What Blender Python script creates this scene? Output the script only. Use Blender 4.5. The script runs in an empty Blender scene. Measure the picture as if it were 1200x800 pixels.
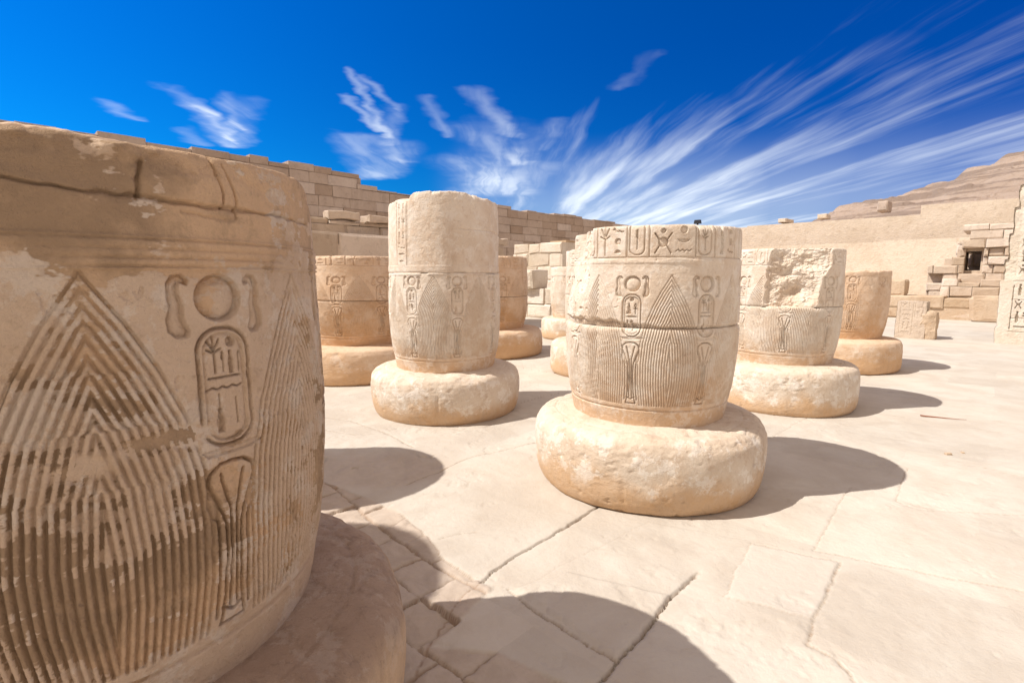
import bpy, math
import numpy as np

R = math.radians
SC = bpy.context.scene
COL = SC.collection

# ------------------------------------------------------------------ camera, sky, sun, exposure
cam = bpy.data.cameras.new('camera')
cam.lens = 17.94
cam.sensor_width = 36
cam.clip_start = 0.05
cam.clip_end = 3000
camo = bpy.data.objects.new('camera', cam)
COL.objects.link(camo)
camo.location = (0, 0, 1.6)
camo.rotation_euler = (R(90 - 7.2334), 0, 0)
SC.camera = camo

SUN_DIR = np.array([-0.987, -0.160, 0.0])
SUN_EL = R(50.5)
sl = bpy.data.lights.new('sun', 'SUN')
sl.energy = 4.2
sl.angle = R(0.5)
sl.color = (1.0, 0.945, 0.87)
so = bpy.data.objects.new('sun', sl)
COL.objects.link(so)
az = math.atan2(SUN_DIR[1], SUN_DIR[0])
so.rotation_euler = (0, math.pi / 2 - SUN_EL, az)      # local +Z looks to the sun

SC.view_settings.view_transform = 'Standard'
SC.view_settings.look = 'None'
SC.view_settings.gamma = 1
SC.view_settings.exposure = 0.42

world = bpy.data.worlds.new('World')
SC.world = world
world.use_nodes = True


class NT:
    """tiny node-tree helper"""
    def __init__(s, nt):
        s.t = nt
        nt.nodes.clear()

    def n(s, typ, **kw):
        nd = s.t.nodes.new(typ)
        for k, v in kw.items():
            setattr(nd, k, v)
        return nd

    def put(s, sock, v):
        if v is None:
            return
        if isinstance(v, bpy.types.NodeSocket):
            s.t.links.new(v, sock)
        else:
            sock.default_value = v

    def math(s, op, a, b=None, c=None, clamp=False):
        nd = s.n('ShaderNodeMath', operation=op)
        nd.use_clamp = clamp
        s.put(nd.inputs[0], a); s.put(nd.inputs[1], b)
        if c is not None:
            s.put(nd.inputs[2], c)
        return nd.outputs[0]

    def vmath(s, op, a, b=None, out=0):
        nd = s.n('ShaderNodeVectorMath', operation=op)
        s.put(nd.inputs[0], a)
        if b is not None:
            s.put(nd.inputs[1], b)
        return nd.outputs[out]

    def dot(s, a, b):
        return s.vmath('DOT_PRODUCT', a, b, 1)

    def ramp(s, x, lo, hi, a=0.0, b=1.0, smooth=True):
        nd = s.n('ShaderNodeMapRange')
        nd.interpolation_type = 'SMOOTHSTEP' if smooth else 'LINEAR'
        s.put(nd.inputs[0], x)
        for i, v in enumerate((lo, hi, a, b)):
            s.put(nd.inputs[i + 1], v)
        return nd.outputs[0]

    def mix(s, f, a, b, mode='MIX'):
        nd = s.n('ShaderNodeMix', data_type='RGBA', blend_type=mode)
        s.put(nd.inputs[0], f)
        s.put(nd.inputs[6], a if isinstance(a, bpy.types.NodeSocket) else (*a, 1))
        s.put(nd.inputs[7], b if isinstance(b, bpy.types.NodeSocket) else (*b, 1))
        return nd.outputs[2]

    def noise(s, vec, scale, detail=4, rough=.55, dist=0.0, out=0):
        nd = s.n('ShaderNodeTexNoise')
        s.put(nd.inputs['Vector'], vec)
        nd.inputs['Scale'].default_value = scale
        nd.inputs['Detail'].default_value = detail
        nd.inputs['Roughness'].default_value = rough
        nd.inputs['Distortion'].default_value = dist
        return nd.outputs[out]

    def mapping(s, vec, scale=(1, 1, 1), loc=(0, 0, 0), rot=(0, 0, 0)):
        nd = s.n('ShaderNodeMapping')
        s.put(nd.inputs[0], vec)
        nd.inputs['Location'].default_value = loc
        nd.inputs['Rotation'].default_value = rot
        nd.inputs['Scale'].default_value = scale
        return nd.outputs[0]


def build_sky():
    t = NT(world.node_tree)
    sky = t.n('ShaderNodeTexSky', sky_type='NISHITA')
    sky.sun_disc = False
    sky.sun_elevation = SUN_EL
    sky.sun_rotation = math.pi / 2 - az
    sky.air_density = 1.0
    sky.dust_density = 0.3
    sky.ozone_density = 4.0
    gen = t.n('ShaderNodeTexCoord').outputs['Generated']
    hs = t.n('ShaderNodeHueSaturation')
    hs.inputs['Hue'].default_value = 0.5
    hs.inputs['Saturation'].default_value = 1.45
    t.put(hs.inputs['Color'], sky.outputs[0])
    # polarised look: deepest at right angles to the sun
    sd = (float(SUN_DIR[0] * math.cos(SUN_EL)), float(SUN_DIR[1] * math.cos(SUN_EL)), math.sin(SUN_EL))
    cs = t.dot(gen, sd)
    pol = t.ramp(cs, -0.45, 0.75, 0.0, 1.0, False)
    tint = t.mix(pol, (0.08, 0.36, 0.92), (0.04, 1.50, 2.15))
    blue = t.mix(1.0, hs.outputs[0], tint, 'MULTIPLY')
    # cirrus sheet: project the view direction onto a high plane
    sep = t.n('ShaderNodeSeparateXYZ'); t.put(sep.inputs[0], gen)
    z = t.math('MAXIMUM', sep.outputs[2], 0.03)
    px = t.math('DIVIDE', sep.outputs[0], z)
    py = t.math('DIVIDE', sep.outputs[1], z)
    cmb = t.n('ShaderNodeCombineXYZ'); t.put(cmb.inputs[0], px); t.put(cmb.inputs[1], py)
    P = cmb.outputs[0]
    wob = t.noise(t.mapping(P, (.9, .6, 1)), 1.0, 3, .55, 0, 1)
    Pw = t.vmath('ADD', P, t.vmath('MULTIPLY', t.vmath('SUBTRACT', wob, (.5, .5, .5)), (.55, .9, 0)))
    Pv = t.vmath('ADD', P, t.vmath('MULTIPLY', t.vmath('SUBTRACT', wob, (.5, .5, .5)), (.22, .6, 0)))
    strand = t.noise(t.mapping(Pv, (2.6, .20, 1), rot=(0, 0, R(5))), 1.0, 8, .55, .1)
    soft = t.noise(t.mapping(P, (.9, .22, 1), (1.3, .4, 0), (0, 0, R(-4))), 1.0, 5, .5, .2)
    fr = t.noise(t.mapping(Pw, (4.2, 1.0, 1), (3.1, 1.7, 0), (0, 0, R(10))), 1.0, 6, .55, .7)
    rid = t.math('SUBTRACT', 1.0, t.math('MULTIPLY', t.math('ABSOLUTE', t.math('SUBTRACT', fr, .5)), 6.5), clamp=True)
    patch = t.noise(t.mapping(Pw, (1.5, .7, 1), (7.1, 2.7, 0)), 1.0, 6, .55, .2)

    def spot(px_, py_, pz_, r_in, r_out, amp, src=None):
        v = np.array([px_, py_, pz_]); v = v / np.linalg.norm(v)
        d = t.dot(gen if src is None else src, tuple(float(q) for q in v))
        return t.ramp(d, math.cos(R(r_out)), math.cos(R(r_in)), 0.0, amp)
    def gather(lst, src=None):
        m = None
        for q in lst:
            v = spot(*q, src=src)
            m = v if m is None else t.math('MAXIMUM', m, v)
        return m
    # single feathered filaments: start, end, half width, strength on the cloud plane
    fine = t.noise(P, 5.0, 3, .5, 0, 1)
    Pf = t.vmath('ADD', P, t.vmath('MULTIPLY', t.vmath('SUBTRACT', fine, (.5, .5, .5)), (.16, .30, 0)))
    strokes = [
        (-1.825, 2.863, -1.889, 3.290, 0.060, 0.45), (-1.889, 3.290, -2.172, 4.070, 0.080, 0.60), (-1.785, 3.075, -2.078, 3.946, 0.041, 0.60),
        (-1.577, 2.939, -1.864, 3.617, 0.046, 0.50), (-1.506, 3.075, -2.134, 4.122, 0.074, 0.40), (-2.229, 3.617, -2.376, 4.019, 0.062, 0.30),
        (-2.341, 3.104, -2.427, 3.392, 0.049, 0.45), (-0.793, 2.616, -0.891, 3.830, 0.032, 0.65), (-0.927, 2.992, -0.925, 3.658, 0.036, 0.55),
        (-0.747, 2.701, -0.699, 3.225, 0.029, 0.50), (-0.699, 3.225, -0.930, 4.019, 0.062, 0.45), (-1.150, 3.875, -1.450, 5.361, 0.140, 0.65),
        (-0.837, 4.070, -1.227, 5.229, 0.143, 0.50), (-0.983, 3.830, -0.978, 4.592, 0.080, 0.35), (-0.482, 3.033, -0.461, 3.830, 0.046, 0.32),
        (-0.221, 2.900, 0.012, 3.830, 0.071, 0.45), (-0.347, 3.617, 0.075, 4.658, 0.128, 0.35), (0.315, 3.577, 0.000, 4.658, 0.127, 0.50),
        (-0.413, 4.658, 0.021, 6.321, 0.277, 0.60), (0.220, 4.870, -0.411, 6.321, 0.290, 0.60), (-0.087, 3.617, -0.370, 5.696, 0.211, 0.30),
        (0.858, 3.875, 0.837, 4.403, 0.078, 0.45), (0.644, 2.481, 0.585, 2.838, 0.044, 0.14)]
    wisps = None
    for (ax, ay, bx, by, w_, amp_) in strokes:
        dx, dy = bx - ax, by - ay
        L2 = dx * dx + dy * dy
        rel = t.vmath('SUBTRACT', Pf, (ax, ay, 0))
        tt = t.math('DIVIDE', t.dot(rel, (dx, dy, 0)), L2, clamp=True)
        sc = t.n('ShaderNodeVectorMath', operation='SCALE')
        sc.inputs[0].default_value = (dx, dy, 0)
        t.put(sc.inputs[3], tt)
        dist = t.vmath('LENGTH', t.vmath('SUBTRACT', rel, sc.outputs[0]), None, 1)
        v = t.math('MULTIPLY', t.ramp(dist, 0.0, w_ * 1.65, amp_ * .7, 0.0), t.math('MULTIPLY_ADD', tt, .45, .55))
        wisps = v if wisps is None else t.math('ADD', wisps, v)
    veilm = gather([
        (-.02, .985, .175, 0, 9, .75), (.063, .979, .180, 1, 10, .85), (.189, .969, .152, 2, 13, 1.0), (.333, .931, .139, 2, 15, 1.0),
        (.25, .955, .11, 2, 12, 1.0), (.45, .87, .18, 2, 14, .92), (.532, .825, .190, 2, 15, .86), (.63, .754, .185, 2, 14, .8),
        (.63, .726, .277, 1, 12, .60), (.388, .852, .351, .5, 9, .46), (.54, .779, .34, 1, 10, .56), (.209, .935, .287, .5, 7, .48)])
    fth = t.noise(t.mapping(Pw, (7.5, .9, 1), (0, 0, 0), (0, 0, R(9))), 1.0, 4, .5, .3)
    fw = t.math('ADD', t.math('MULTIPLY', fth, .6), t.math('MULTIPLY', patch, .4))
    dw = t.math('MULTIPLY', t.math('MINIMUM', wisps, .9), t.ramp(fw, .36, .62, .25, .95))
    lines = t.math('ADD', t.math('MULTIPLY', strand, .72), t.math('MULTIPLY', soft, .28))
    th = t.math('SUBTRACT', 0.70, t.math('MULTIPLY', veilm, 0.30))
    dv = t.math('MULTIPLY', t.ramp(lines, th, t.math('ADD', th, .30)), t.ramp(veilm, .02, .5, 0.0, .60))
    haze_low = t.math('MULTIPLY', t.math('POWER', t.math('MAXIMUM', veilm, .001), 2.5), t.ramp(sep.outputs[2], .26, .10, 0.0, .38))
    dens = t.math('MAXIMUM', dw, dv)
    dens = t.math('ADD', dens, haze_low, clamp=True)
    fin = t.mix(dens, blue, (13.6, 14.6, 15.6))
    # added bright warm haze overhead and behind the camera, unseen, lifts the shadows
    fill_veil = t.math('MAXIMUM', t.ramp(sep.outputs[2], .52, .80), t.math('MULTIPLY', t.ramp(sep.outputs[1], .15, -.45), t.ramp(sep.outputs[2], -.02, .1)))
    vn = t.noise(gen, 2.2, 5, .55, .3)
    fill_veil = t.math('MULTIPLY', fill_veil, t.ramp(vn, .2, .6, .7, 1.0))
    fin = t.mix(fill_veil, fin, (10.4, 8.6, 7.3))
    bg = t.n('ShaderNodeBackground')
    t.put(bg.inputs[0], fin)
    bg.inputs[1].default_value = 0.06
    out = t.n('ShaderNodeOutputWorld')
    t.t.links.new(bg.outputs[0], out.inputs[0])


build_sky()

# ------------------------------------------------------------------ numpy noise
def _hash(ix, iy, iz, seed):
    h = (ix * 374761393 + iy * 668265263 + iz * 2147483647 + seed * 1274126177) & 0xffffffff
    h = ((h ^ (h >> 13)) * 1274126177) & 0xffffffff
    h = ((h ^ (h >> 15)) * 2246822519) & 0xffffffff
    return ((h ^ (h >> 16)) & 0xffff).astype(np.float32) / 65535.0


def vnoise(x, y, z, seed=0):
    x, y, z = np.broadcast_arrays(np.asarray(x, np.float64), np.asarray(y, np.float64), np.asarray(z, np.float64))
    fx, fy, fz = np.floor(x), np.floor(y), np.floor(z)
    ix, iy, iz = fx.astype(np.int64), fy.astype(np.int64), fz.astype(np.int64)
    u, v, w = x - fx, y - fy, z - fz
    u = u * u * (3 - 2 * u); v = v * v * (3 - 2 * v); w = w * w * (3 - 2 * w)
    def c(a, b, d): return _hash(ix + a, iy + b, iz + d, seed)
    x00 = c(0, 0, 0) * (1 - u) + c(1, 0, 0) * u
    x10 = c(0, 1, 0) * (1 - u) + c(1, 1, 0) * u
    x01 = c(0, 0, 1) * (1 - u) + c(1, 0, 1) * u
    x11 = c(0, 1, 1) * (1 - u) + c(1, 1, 1) * u
    return ((x00 * (1 - v) + x10 * v) * (1 - w) + (x01 * (1 - v) + x11 * v) * w) * 2 - 1


def fbm(x, y, z, scale, octv=4, gain=.5, seed=0):
    a, s, tot = 1.0, scale, 0
    norm = 0
    for i in range(octv):
        tot = tot + a * vnoise(x * s, y * s, z * s, seed + i * 17)
        norm += a
        a *= gain; s *= 2.03
    return tot / norm


def sstep(a, b, x):
    t = np.clip((x - a) / (b - a), 0, 1)
    return t * t * (3 - 2 * t)


# ------------------------------------------------------------------ mesh helpers
def link(name, me, mat, parent=None):
    o = bpy.data.objects.new(name, me)
    COL.objects.link(o)
    if mat is not None and not me.materials:
        me.materials.append(mat)
    if parent is not None:
        o.parent = parent
    return o


def tag(o, label=None, cat=None, group=None, kind=None):
    if label: o['label'] = label
    if cat: o['category'] = cat
    if group: o['group'] = group
    if kind: o['kind'] = kind
    return o


def empty(name, loc=(0, 0, 0), rz=0.0):
    o = bpy.data.objects.new(name, None)
    COL.objects.link(o)
    o.location = loc
    o.rotation_euler = (0, 0, rz)
    o.empty_display_size = .3
    return o


def mesh_np(name, co, quads, tris=None, smooth=True, attrs=None):
    me = bpy.data.meshes.new(name)
    nq = len(quads)
    nt_ = 0 if tris is None else len(tris)
    me.vertices.add(len(co))
    me.vertices.foreach_set('co', np.asarray(co, np.float32).ravel())
    loops = np.asarray(quads, np.int32).ravel()
    if nt_:
        loops = np.concatenate([loops, np.asarray(tris, np.int32).ravel()])
    me.loops.add(len(loops))
    me.loops.foreach_set('vertex_index', loops)
    me.polygons.add(nq + nt_)
    st = np.concatenate([np.arange(nq) * 4, nq * 4 + np.arange(nt_) * 3]).astype(np.int32)
    me.polygons.foreach_set('loop_start', st)
    me.polygons.foreach_set('use_smooth', np.full(nq + nt_, smooth))
    if attrs:
        for k, v in attrs.items():
            a = me.attributes.new(k, 'FLOAT', 'POINT')
            a.data.foreach_set('value', np.asarray(v, np.float32).ravel())
    me.update(calc_edges=True)
    me.validate()
    return me


def grid_quads(nr, nc, wrap=False):
    i = np.arange(nr - 1)[:, None]
    j = np.arange(nc if wrap else nc - 1)[None, :]
    j2 = (j + 1) % nc
    a = i * nc + j; b = i * nc + j2; c = (i + 1) * nc + j2; d = (i + 1) * nc + j
    return np.stack([a, b, c, d], -1).reshape(-1, 4)


# ------------------------------------------------------------------ relief drawing (signed distances)
def sd_seg(S, Z, a, b):
    pax, pay = S - a[0], Z - a[1]
    bx, by = b[0] - a[0], b[1] - a[1]
    h = np.clip((pax * bx + pay * by) / (bx * bx + by * by + 1e-12), 0, 1)
    return np.hypot(pax - bx * h, pay - by * h)


def sd_line(S, Z, pts, w):
    d = np.full(np.broadcast(S, Z).shape, 9.0)
    n = len(pts) - 1
    for i in range(n):
        d = np.minimum(d, sd_seg(S, Z, pts[i], pts[i + 1]))
    return d - w / 2


def sd_poly(S, Z, pts):
    n = len(pts)
    d = np.full(np.broadcast(S, Z).shape, 9.0)
    inside = np.zeros(d.shape, bool)
    for i in range(n):
        a, b = pts[i], pts[(i + 1) % n]
        d = np.minimum(d, sd_seg(S, Z, a, b))
        cond = (a[1] > Z) != (b[1] > Z)
        xx = (b[0] - a[0]) * (Z - a[1]) / ((b[1] - a[1]) if abs(b[1] - a[1]) > 1e-9 else 1e-9) + a[0]
        inside ^= cond & (S < xx)
    return np.where(inside, -d, d)


def sd_circ(S, Z, cx, cz, r, k=1.0):
    return np.hypot(S - cx, (Z - cz) / k) - r


def sd_round(S, Z, cx, cz, hw, hh, r):
    qx = np.abs(S - cx) - (hw - r); qz = np.abs(Z - cz) - (hh - r)
    return np.hypot(np.maximum(qx, 0), np.maximum(qz, 0)) + np.minimum(np.maximum(qx, qz), 0) - r


def sunk(H, sd, depth, rise=.008, flat=.3):
    """Egyptian sunk relief: a sharp outline trench, the inside swelling back up."""
    edge = sstep(.0012, -.0022, sd)
    ins = flat + (1 - flat) * np.exp(np.minimum(sd, 0) / rise)
    return np.minimum(H, -depth * edge * ins)


# glyph library: primitives in a unit box, x -.5...5, y 0..1
G = {
    'reed': [('p', [(-.05, 0), (-.02, .55), (-.16, .62), (-.12, .95), (.06, 1), (.12, .6), (.05, .5), (.05, 0)])],
    'water': [('l', [(-.5, .42), (-.36, .6), (-.22, .42), (-.08, .6), (.06, .42), (.2, .6), (.34, .42), (.48, .6)], .1)],
    'sun': [('c', 0, .5, .33), ],
    'mouth': [('p', [(-.48, .5), (-.2, .7), (.2, .7), (.48, .5), (.2, .32), (-.2, .32)])],
    'ankh': [('l', [(0, 0), (0, .5)], .12), ('l', [(-.26, .48), (.26, .48)], .12), ('l', [(0, .5), (-.18, .75), (0, .97), (.18, .75), (0, .5)], .1)],
    'bird': [('p', [(-.4, .78), (-.25, .98), (-.05, .9), (.02, .7), (.3, .5), (.5, .2), (.22, .3), (0, .26), (.0, .04), (.14, .0), (-.16, .0), (-.08, .06), (-.08, .28), (-.25, .45), (-.26, .72)])],
    'seated': [('p', [(-.1, 1), (.1, 1), (.12, .8), (.22, .66), (.2, .42), (.34, .36), (.32, .0), (-.32, 0), (-.32, .2), (-.16, .3), (-.2, .64), (-.08, .8)])],
    'snake': [('l', [(-.45, .62), (-.36, .75), (-.26, .55), (-.1, .42), (.1, .52), (.28, .4), (.48, .44)], .11)],
    'bar': [('p', [(-.45, .44), (.45, .44), (.45, .58), (-.45, .58)])],
    'stroke': [('p', [(-.07, .1), (.07, .1), (.07, .9), (-.07, .9)])],
    'bowl': [('p', [(-.42, .66), (.42, .66), (.28, .38), (0, .3), (-.28, .38)])],
    'loaf': [('p', [(-.3, .3), (-.24, .55), (0, .66), (.24, .55), (.3, .3)])],
    'djed': [('l', [(0, 0), (0, .98)], .16), ('l', [(-.24, .62), (.24, .62)], .08), ('l', [(-.24, .76), (.24, .76)], .08), ('l', [(-.24, .9), (.24, .9)], .08), ('l', [(-.2, .04), (.2, .04)], .1)],
    'scarab': [('c', 0, .42, .26), ('c', 0, .8, .13), ('l', [(-.2, .5), (-.44, .72)], .07), ('l', [(.2, .5), (.44, .72)], .07), ('l', [(-.2, .3), (-.42, .06)], .07), ('l', [(.2, .3), (.42, .06)], .07)],
    'crook': [('l', [(0, 0), (0, .8), (.1, .95), (.24, .86)], .11)],
    'palm': [('l', [(0, 0), (0, .7)], .12), ('l', [(0, .6), (-.34, .92)], .1), ('l', [(0, .6), (.34, .92)], .1), ('l', [(0, .6), (0, 1)], .1), ('l', [(0, .55), (-.4, .66)], .09), ('l', [(0, .55), (.4, .66)], .09)],
    'jar': [('p', [(-.12, 1), (.12, 1), (.1, .8), (.22, .5), (.16, .05), (-.16, .05), (-.22, .5), (-.1, .8)])],
}


def glyph(H, S, Z, name, cx, z0, w, h, depth):
    """stamp one sign into height array H (only the part of the grid near it)"""
    m = (np.abs(S - cx) < w * .75) & (Z > z0 - .2 * h) & (Z < z0 + 1.2 * h)
    if not m.any():
        return
    s = (S[m] - cx) / w; z = (Z[m] - z0) / h
    k = min(w, h)
    sd = np.full(s.shape, 9.0)
    for p in G[name]:
        if p[0] == 'c':
            q = np.hypot((s - p[1]) * w, (z - p[2]) * h) - p[3] * k
        elif p[0] == 'l':
            q = sd_line(s * w, z * h, [(a * w, b * h) for a, b in p[1]], p[2] * k)
        else:
            q = sd_poly(s * w, z * h, [(a * w, b * h) for a, b in p[1]])
        sd = np.minimum(sd, q)
    H[m] = sunk(H[m], sd, depth, .006, .45)


def tile_map(variant, px=.0016):
    """one of the eight repeats round a shaft: cartouche, disc, cobras, lotus, leaf grooves"""
    s = np.arange(-.264, .264, px); z = np.arange(.50, 1.72, px)
    S, Z = np.meshgrid(s, z)
    H = np.zeros(S.shape)
    # ribbed leaves on both sides; the apex is on the tile border
    t = .2592 - np.abs(S)                                          # distance from border
    zz = np.array([.50, .68, .85, 1.0, 1.15, 1.28, 1.40, 1.50, 1.60, 1.75])
    ww = np.array([.172, .190, .205, .207, .195, .165, .118, .068, .006, -.05])
    w = np.interp(Z, zz, ww)
    dz = np.gradient(w, px, axis=0)
    d = (w - t) / np.sqrt(1 + dz * dz)
    sp = .0178
    gr = .5 + .5 * np.cos(2 * np.pi * d / sp)
    body = sstep(0, .004, d) * sstep(.695, .705, Z)
    fade = .55 + .45 * sstep(1.62, 1.3, Z)
    H -= .0078 * gr ** 2.4 * body * fade
    H = np.where((d > -.003) & (d < .003) & (Z > .7), H - .004, H)
    # sun disc
    H = sunk(H, sd_circ(S, Z, 0, 1.550, .057, .97), .017, .016, .12)
    # cobras
    for sg in (-1, 1):
        pts = [(.066, 1.592), (.080, 1.606), (.100, 1.604), (.112, 1.586), (.113, 1.556), (.110, 1.530), (.118, 1.505), (.116, 1.478), (.100, 1.462), (.078, 1.462),
               (.071, 1.474), (.078, 1.490), (.082, 1.510), (.080, 1.535), (.086, 1.556), (.090, 1.575), (.084, 1.586), (.070, 1.580)]
        H = sunk(H, sd_poly(S, Z, [(sg * a, b) for a, b in pts]), .013, .008, .25)
    # cartouche
    sd = sd_round(S, Z, 0, 1.335, .062, .143, .056)
    H = np.minimum(H, -.013 * np.exp(-((sd) / .0036) ** 2))
    sdi = sd_round(S, Z, 0, 1.335, .051, .132, .046)
    H = sunk(H, sdi, .009, .004, .35)
    base = H.copy()
    if variant == 0:
        gs = [('palm', -.022, 1.372, .042, .085), ('reed', -.002, 1.372, .026, .05), ('sun', .021, 1.425, .036, .036), ('jar', .018, 1.362, .03, .06),
              ('crook', .038, 1.37, .02, .05), ('bar', 0, 1.346, .09, .024), ('water', 0, 1.318, .09, .03), ('stroke', -.018, 1.275, .018, .05),
              ('stroke', .024, 1.232, .016, .08), ('jar', -.018, 1.222, .044, .062)]
    else:
        gs = [('sun', -.0, 1.425, .04, .04), ('seated', -.02, 1.345, .046, .075), ('ankh', .026, 1.345, .036, .075), ('mouth', 0, 1.312, .088, .03),
              ('reed', -.026, 1.225, .03, .08), ('bird', .012, 1.232, .06, .075)]
    for g, cx, z0, w_, h_ in gs:
        H2 = np.zeros_like(H)
        glyph(H2, S, Z, g, cx, z0, w_, h_, .018)
        H = np.minimum(H, base + H2 * .8)
    H = sunk(H, sd_poly(S, Z, [(-.07, 1.186), (.075, 1.190), (.085, 1.178), (.05, 1.170), (-.055, 1.168)]), .007, .005, .3)
    # three lotus stems with bud, bloom, bud
    wd = .0055
    L = []
    for sg in (-1, 1):
        L += [[(sg * a, b) for a, b in q] for q in (
            [(.030, .735), (.022, .80), (.018, .90), (.020, .99), (.036, 1.05), (.058, 1.10), (.054, 1.128), (.030, 1.146), (0, 1.150)],
            [(.010, .76), (.006, .90), (.008, 1.03), (.020, 1.085), (.028, 1.12)],
            [(.046, .74), (.038, .84), (.037, .95), (.040, 1.0)])]
    L += [[(-.030, .735), (-.036, .712), (.036, .712), (.030, .735)], [(-.03, .76), (0, .742), (.03, .76)]]
    for l in L:
        sd = sd_line(S, Z, l, wd)
        H = np.minimum(H, -.012 * sstep(.0024, -.001, sd))
    for sg in (-1, 1):
        H = sunk(H, sd_poly(S, Z, [(sg * .040, 1.0), (sg * .034, 1.03), (sg * .044, 1.065), (sg * .060, 1.088), (sg * .066, 1.05), (sg * .056, 1.012)]), .010, .006, .2)
    return s[0], z[0], px, H


TILES = [tile_map(0), tile_map(1)]


def sample_tile(t, s, z):
    s0, z0, px, H = t
    fi = np.clip((z - z0) / px, 0, H.shape[0] - 1.001); fj = np.clip((s - s0) / px, 0, H.shape[1] - 1.001)
    i = fi.astype(int); j = fj.astype(int); u = fi - i; v = fj - j
    return (H[i, j] * (1 - u) * (1 - v) + H[i + 1, j] * u * (1 - v) + H[i, j + 1] * (1 - u) * v + H[i + 1, j + 1] * u * v)


def shaft_relief(A, Z, phase, amount, variant_seed=0):
    if amount < .99: amount *= 1.65
    """A = angle (rad), Z = height; eight repeats."""
    k = (A - phase) / (math.pi / 4)
    n = np.floor(k + .5)
    s = (k - n) * (math.pi / 4) * .66
    alt = (n.astype(int) + variant_seed) % 2
    H = np.where(alt == 0, sample_tile(TILES[0], s, Z), sample_tile(TILES[1], s, Z))
    H = H * (Z < 1.612) * sstep(.66, .70, Z)
    # horizontal bands
    ero = .35 + .65 * sstep(-.25, .2, fbm(np.cos(A) * .66, np.sin(A) * .66, Z * 2, 3.5, 4, .6, 301))
    for zb, q in ((1.622, 1.0), (1.640, .8), (1.659, .55), (1.680, .9)):
        H = H - .0042 * q * ero * np.exp(-((Z - zb) / .0032) ** 2)
    H = H + .004 * sstep(1.612, 1.617, Z) * sstep(1.69, 1.684, Z)
    H = H - .006 * np.exp(-((Z - .665) / .006) ** 2)
    return H * amount


def frieze(A, Z, z0, z1, seed, amount=1.0):
    """big signs in framed panels round the drum above the bands"""
    rng = np.random.RandomState(seed)
    S = A * .66
    H = np.zeros(S.shape)
    smin, smax = S.min(), S.max()
    s = -math.pi * .66
    keys = ['seated', 'ankh', 'bird', 'djed', 'reed', 'jar', 'scarab', 'palm', 'crook', 'bird']
    small = ['mouth', 'loaf', 'bowl', 'bar', 'water', 'snake', 'sun']
    h = z1 - z0
    while s < math.pi * .66:
        w = rng.choice([.14, .22, .30])
        if smin - .4 < s < smax + .4:
            Hb = np.zeros(S.shape)
            sep = np.abs(S - s) - .004
            H = np.minimum(H, -.008 * sstep(.003, 0, sep) * (Z > z0) * (Z < z1 + .05))
            if w > .2:
                glyph(Hb, S, Z, rng.choice(keys), s + w * .3, z0 + .04 * h, w * .42, h * .9, .015)
                glyph(Hb, S, Z, rng.choice(small), s + w * .76, z0 + .62 * h, w * .36, h * .34, .012)
                glyph(Hb, S, Z, rng.choice(small), s + w * .76, z0 + .32 * h, w * .36, h * .3, .012)
                glyph(Hb, S, Z, rng.choice(small), s + w * .76, z0 + .02 * h, w * .36, h * .3, .012)
            else:
                sd = sd_round(S, Z, s + w * .5, z0 + .55 * h, w * .36, h * .5, w * .3)
                Hb = np.minimum(Hb, -.011 * np.exp(-(sd / .004) ** 2))
                glyph(Hb, S, Z, rng.choice(keys), s + w * .5, z0 + .2 * h, w * .42, h * .62, .016)
            H = np.minimum(H, Hb)
        s += w + .012
    H = np.minimum(H, -.007 * np.exp(-((Z - z0 + .006) / .004) ** 2))
    return H * amount


def sign_column(S, Z, s0, w, z0, z1, seed, depth=.014):
    rng = np.random.RandomState(seed)
    H = np.zeros(S.shape)
    for e in (s0 - w / 2, s0 + w / 2):
        H = np.minimum(H, -depth * .7 * sstep(.004, 0, np.abs(S - e) - .003) * (Z > z0) * (Z < z1))
    z = z0 + .02
    tall = ['seated', 'ankh', 'bird', 'djed', 'reed', 'jar', 'scarab', 'palm']
    flat = ['mouth', 'loaf', 'bowl', 'bar', 'water', 'snake']
    while z < z1 - .05:
        Hb = np.zeros(S.shape)
        if rng.rand() < .5:
            hh = w * .75
            glyph(Hb, S, Z, rng.choice(tall), s0 - w * .2, z, w * .36, hh, depth)
            glyph(Hb, S, Z, rng.choice(tall), s0 + w * .2, z, w * .36, hh, depth)
        else:
            hh = w * .36
            glyph(Hb, S, Z, rng.choice(flat), s0, z, w * .7, hh, depth)
        H = np.minimum(H, Hb)
        z += hh * 1.18
    return H


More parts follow.
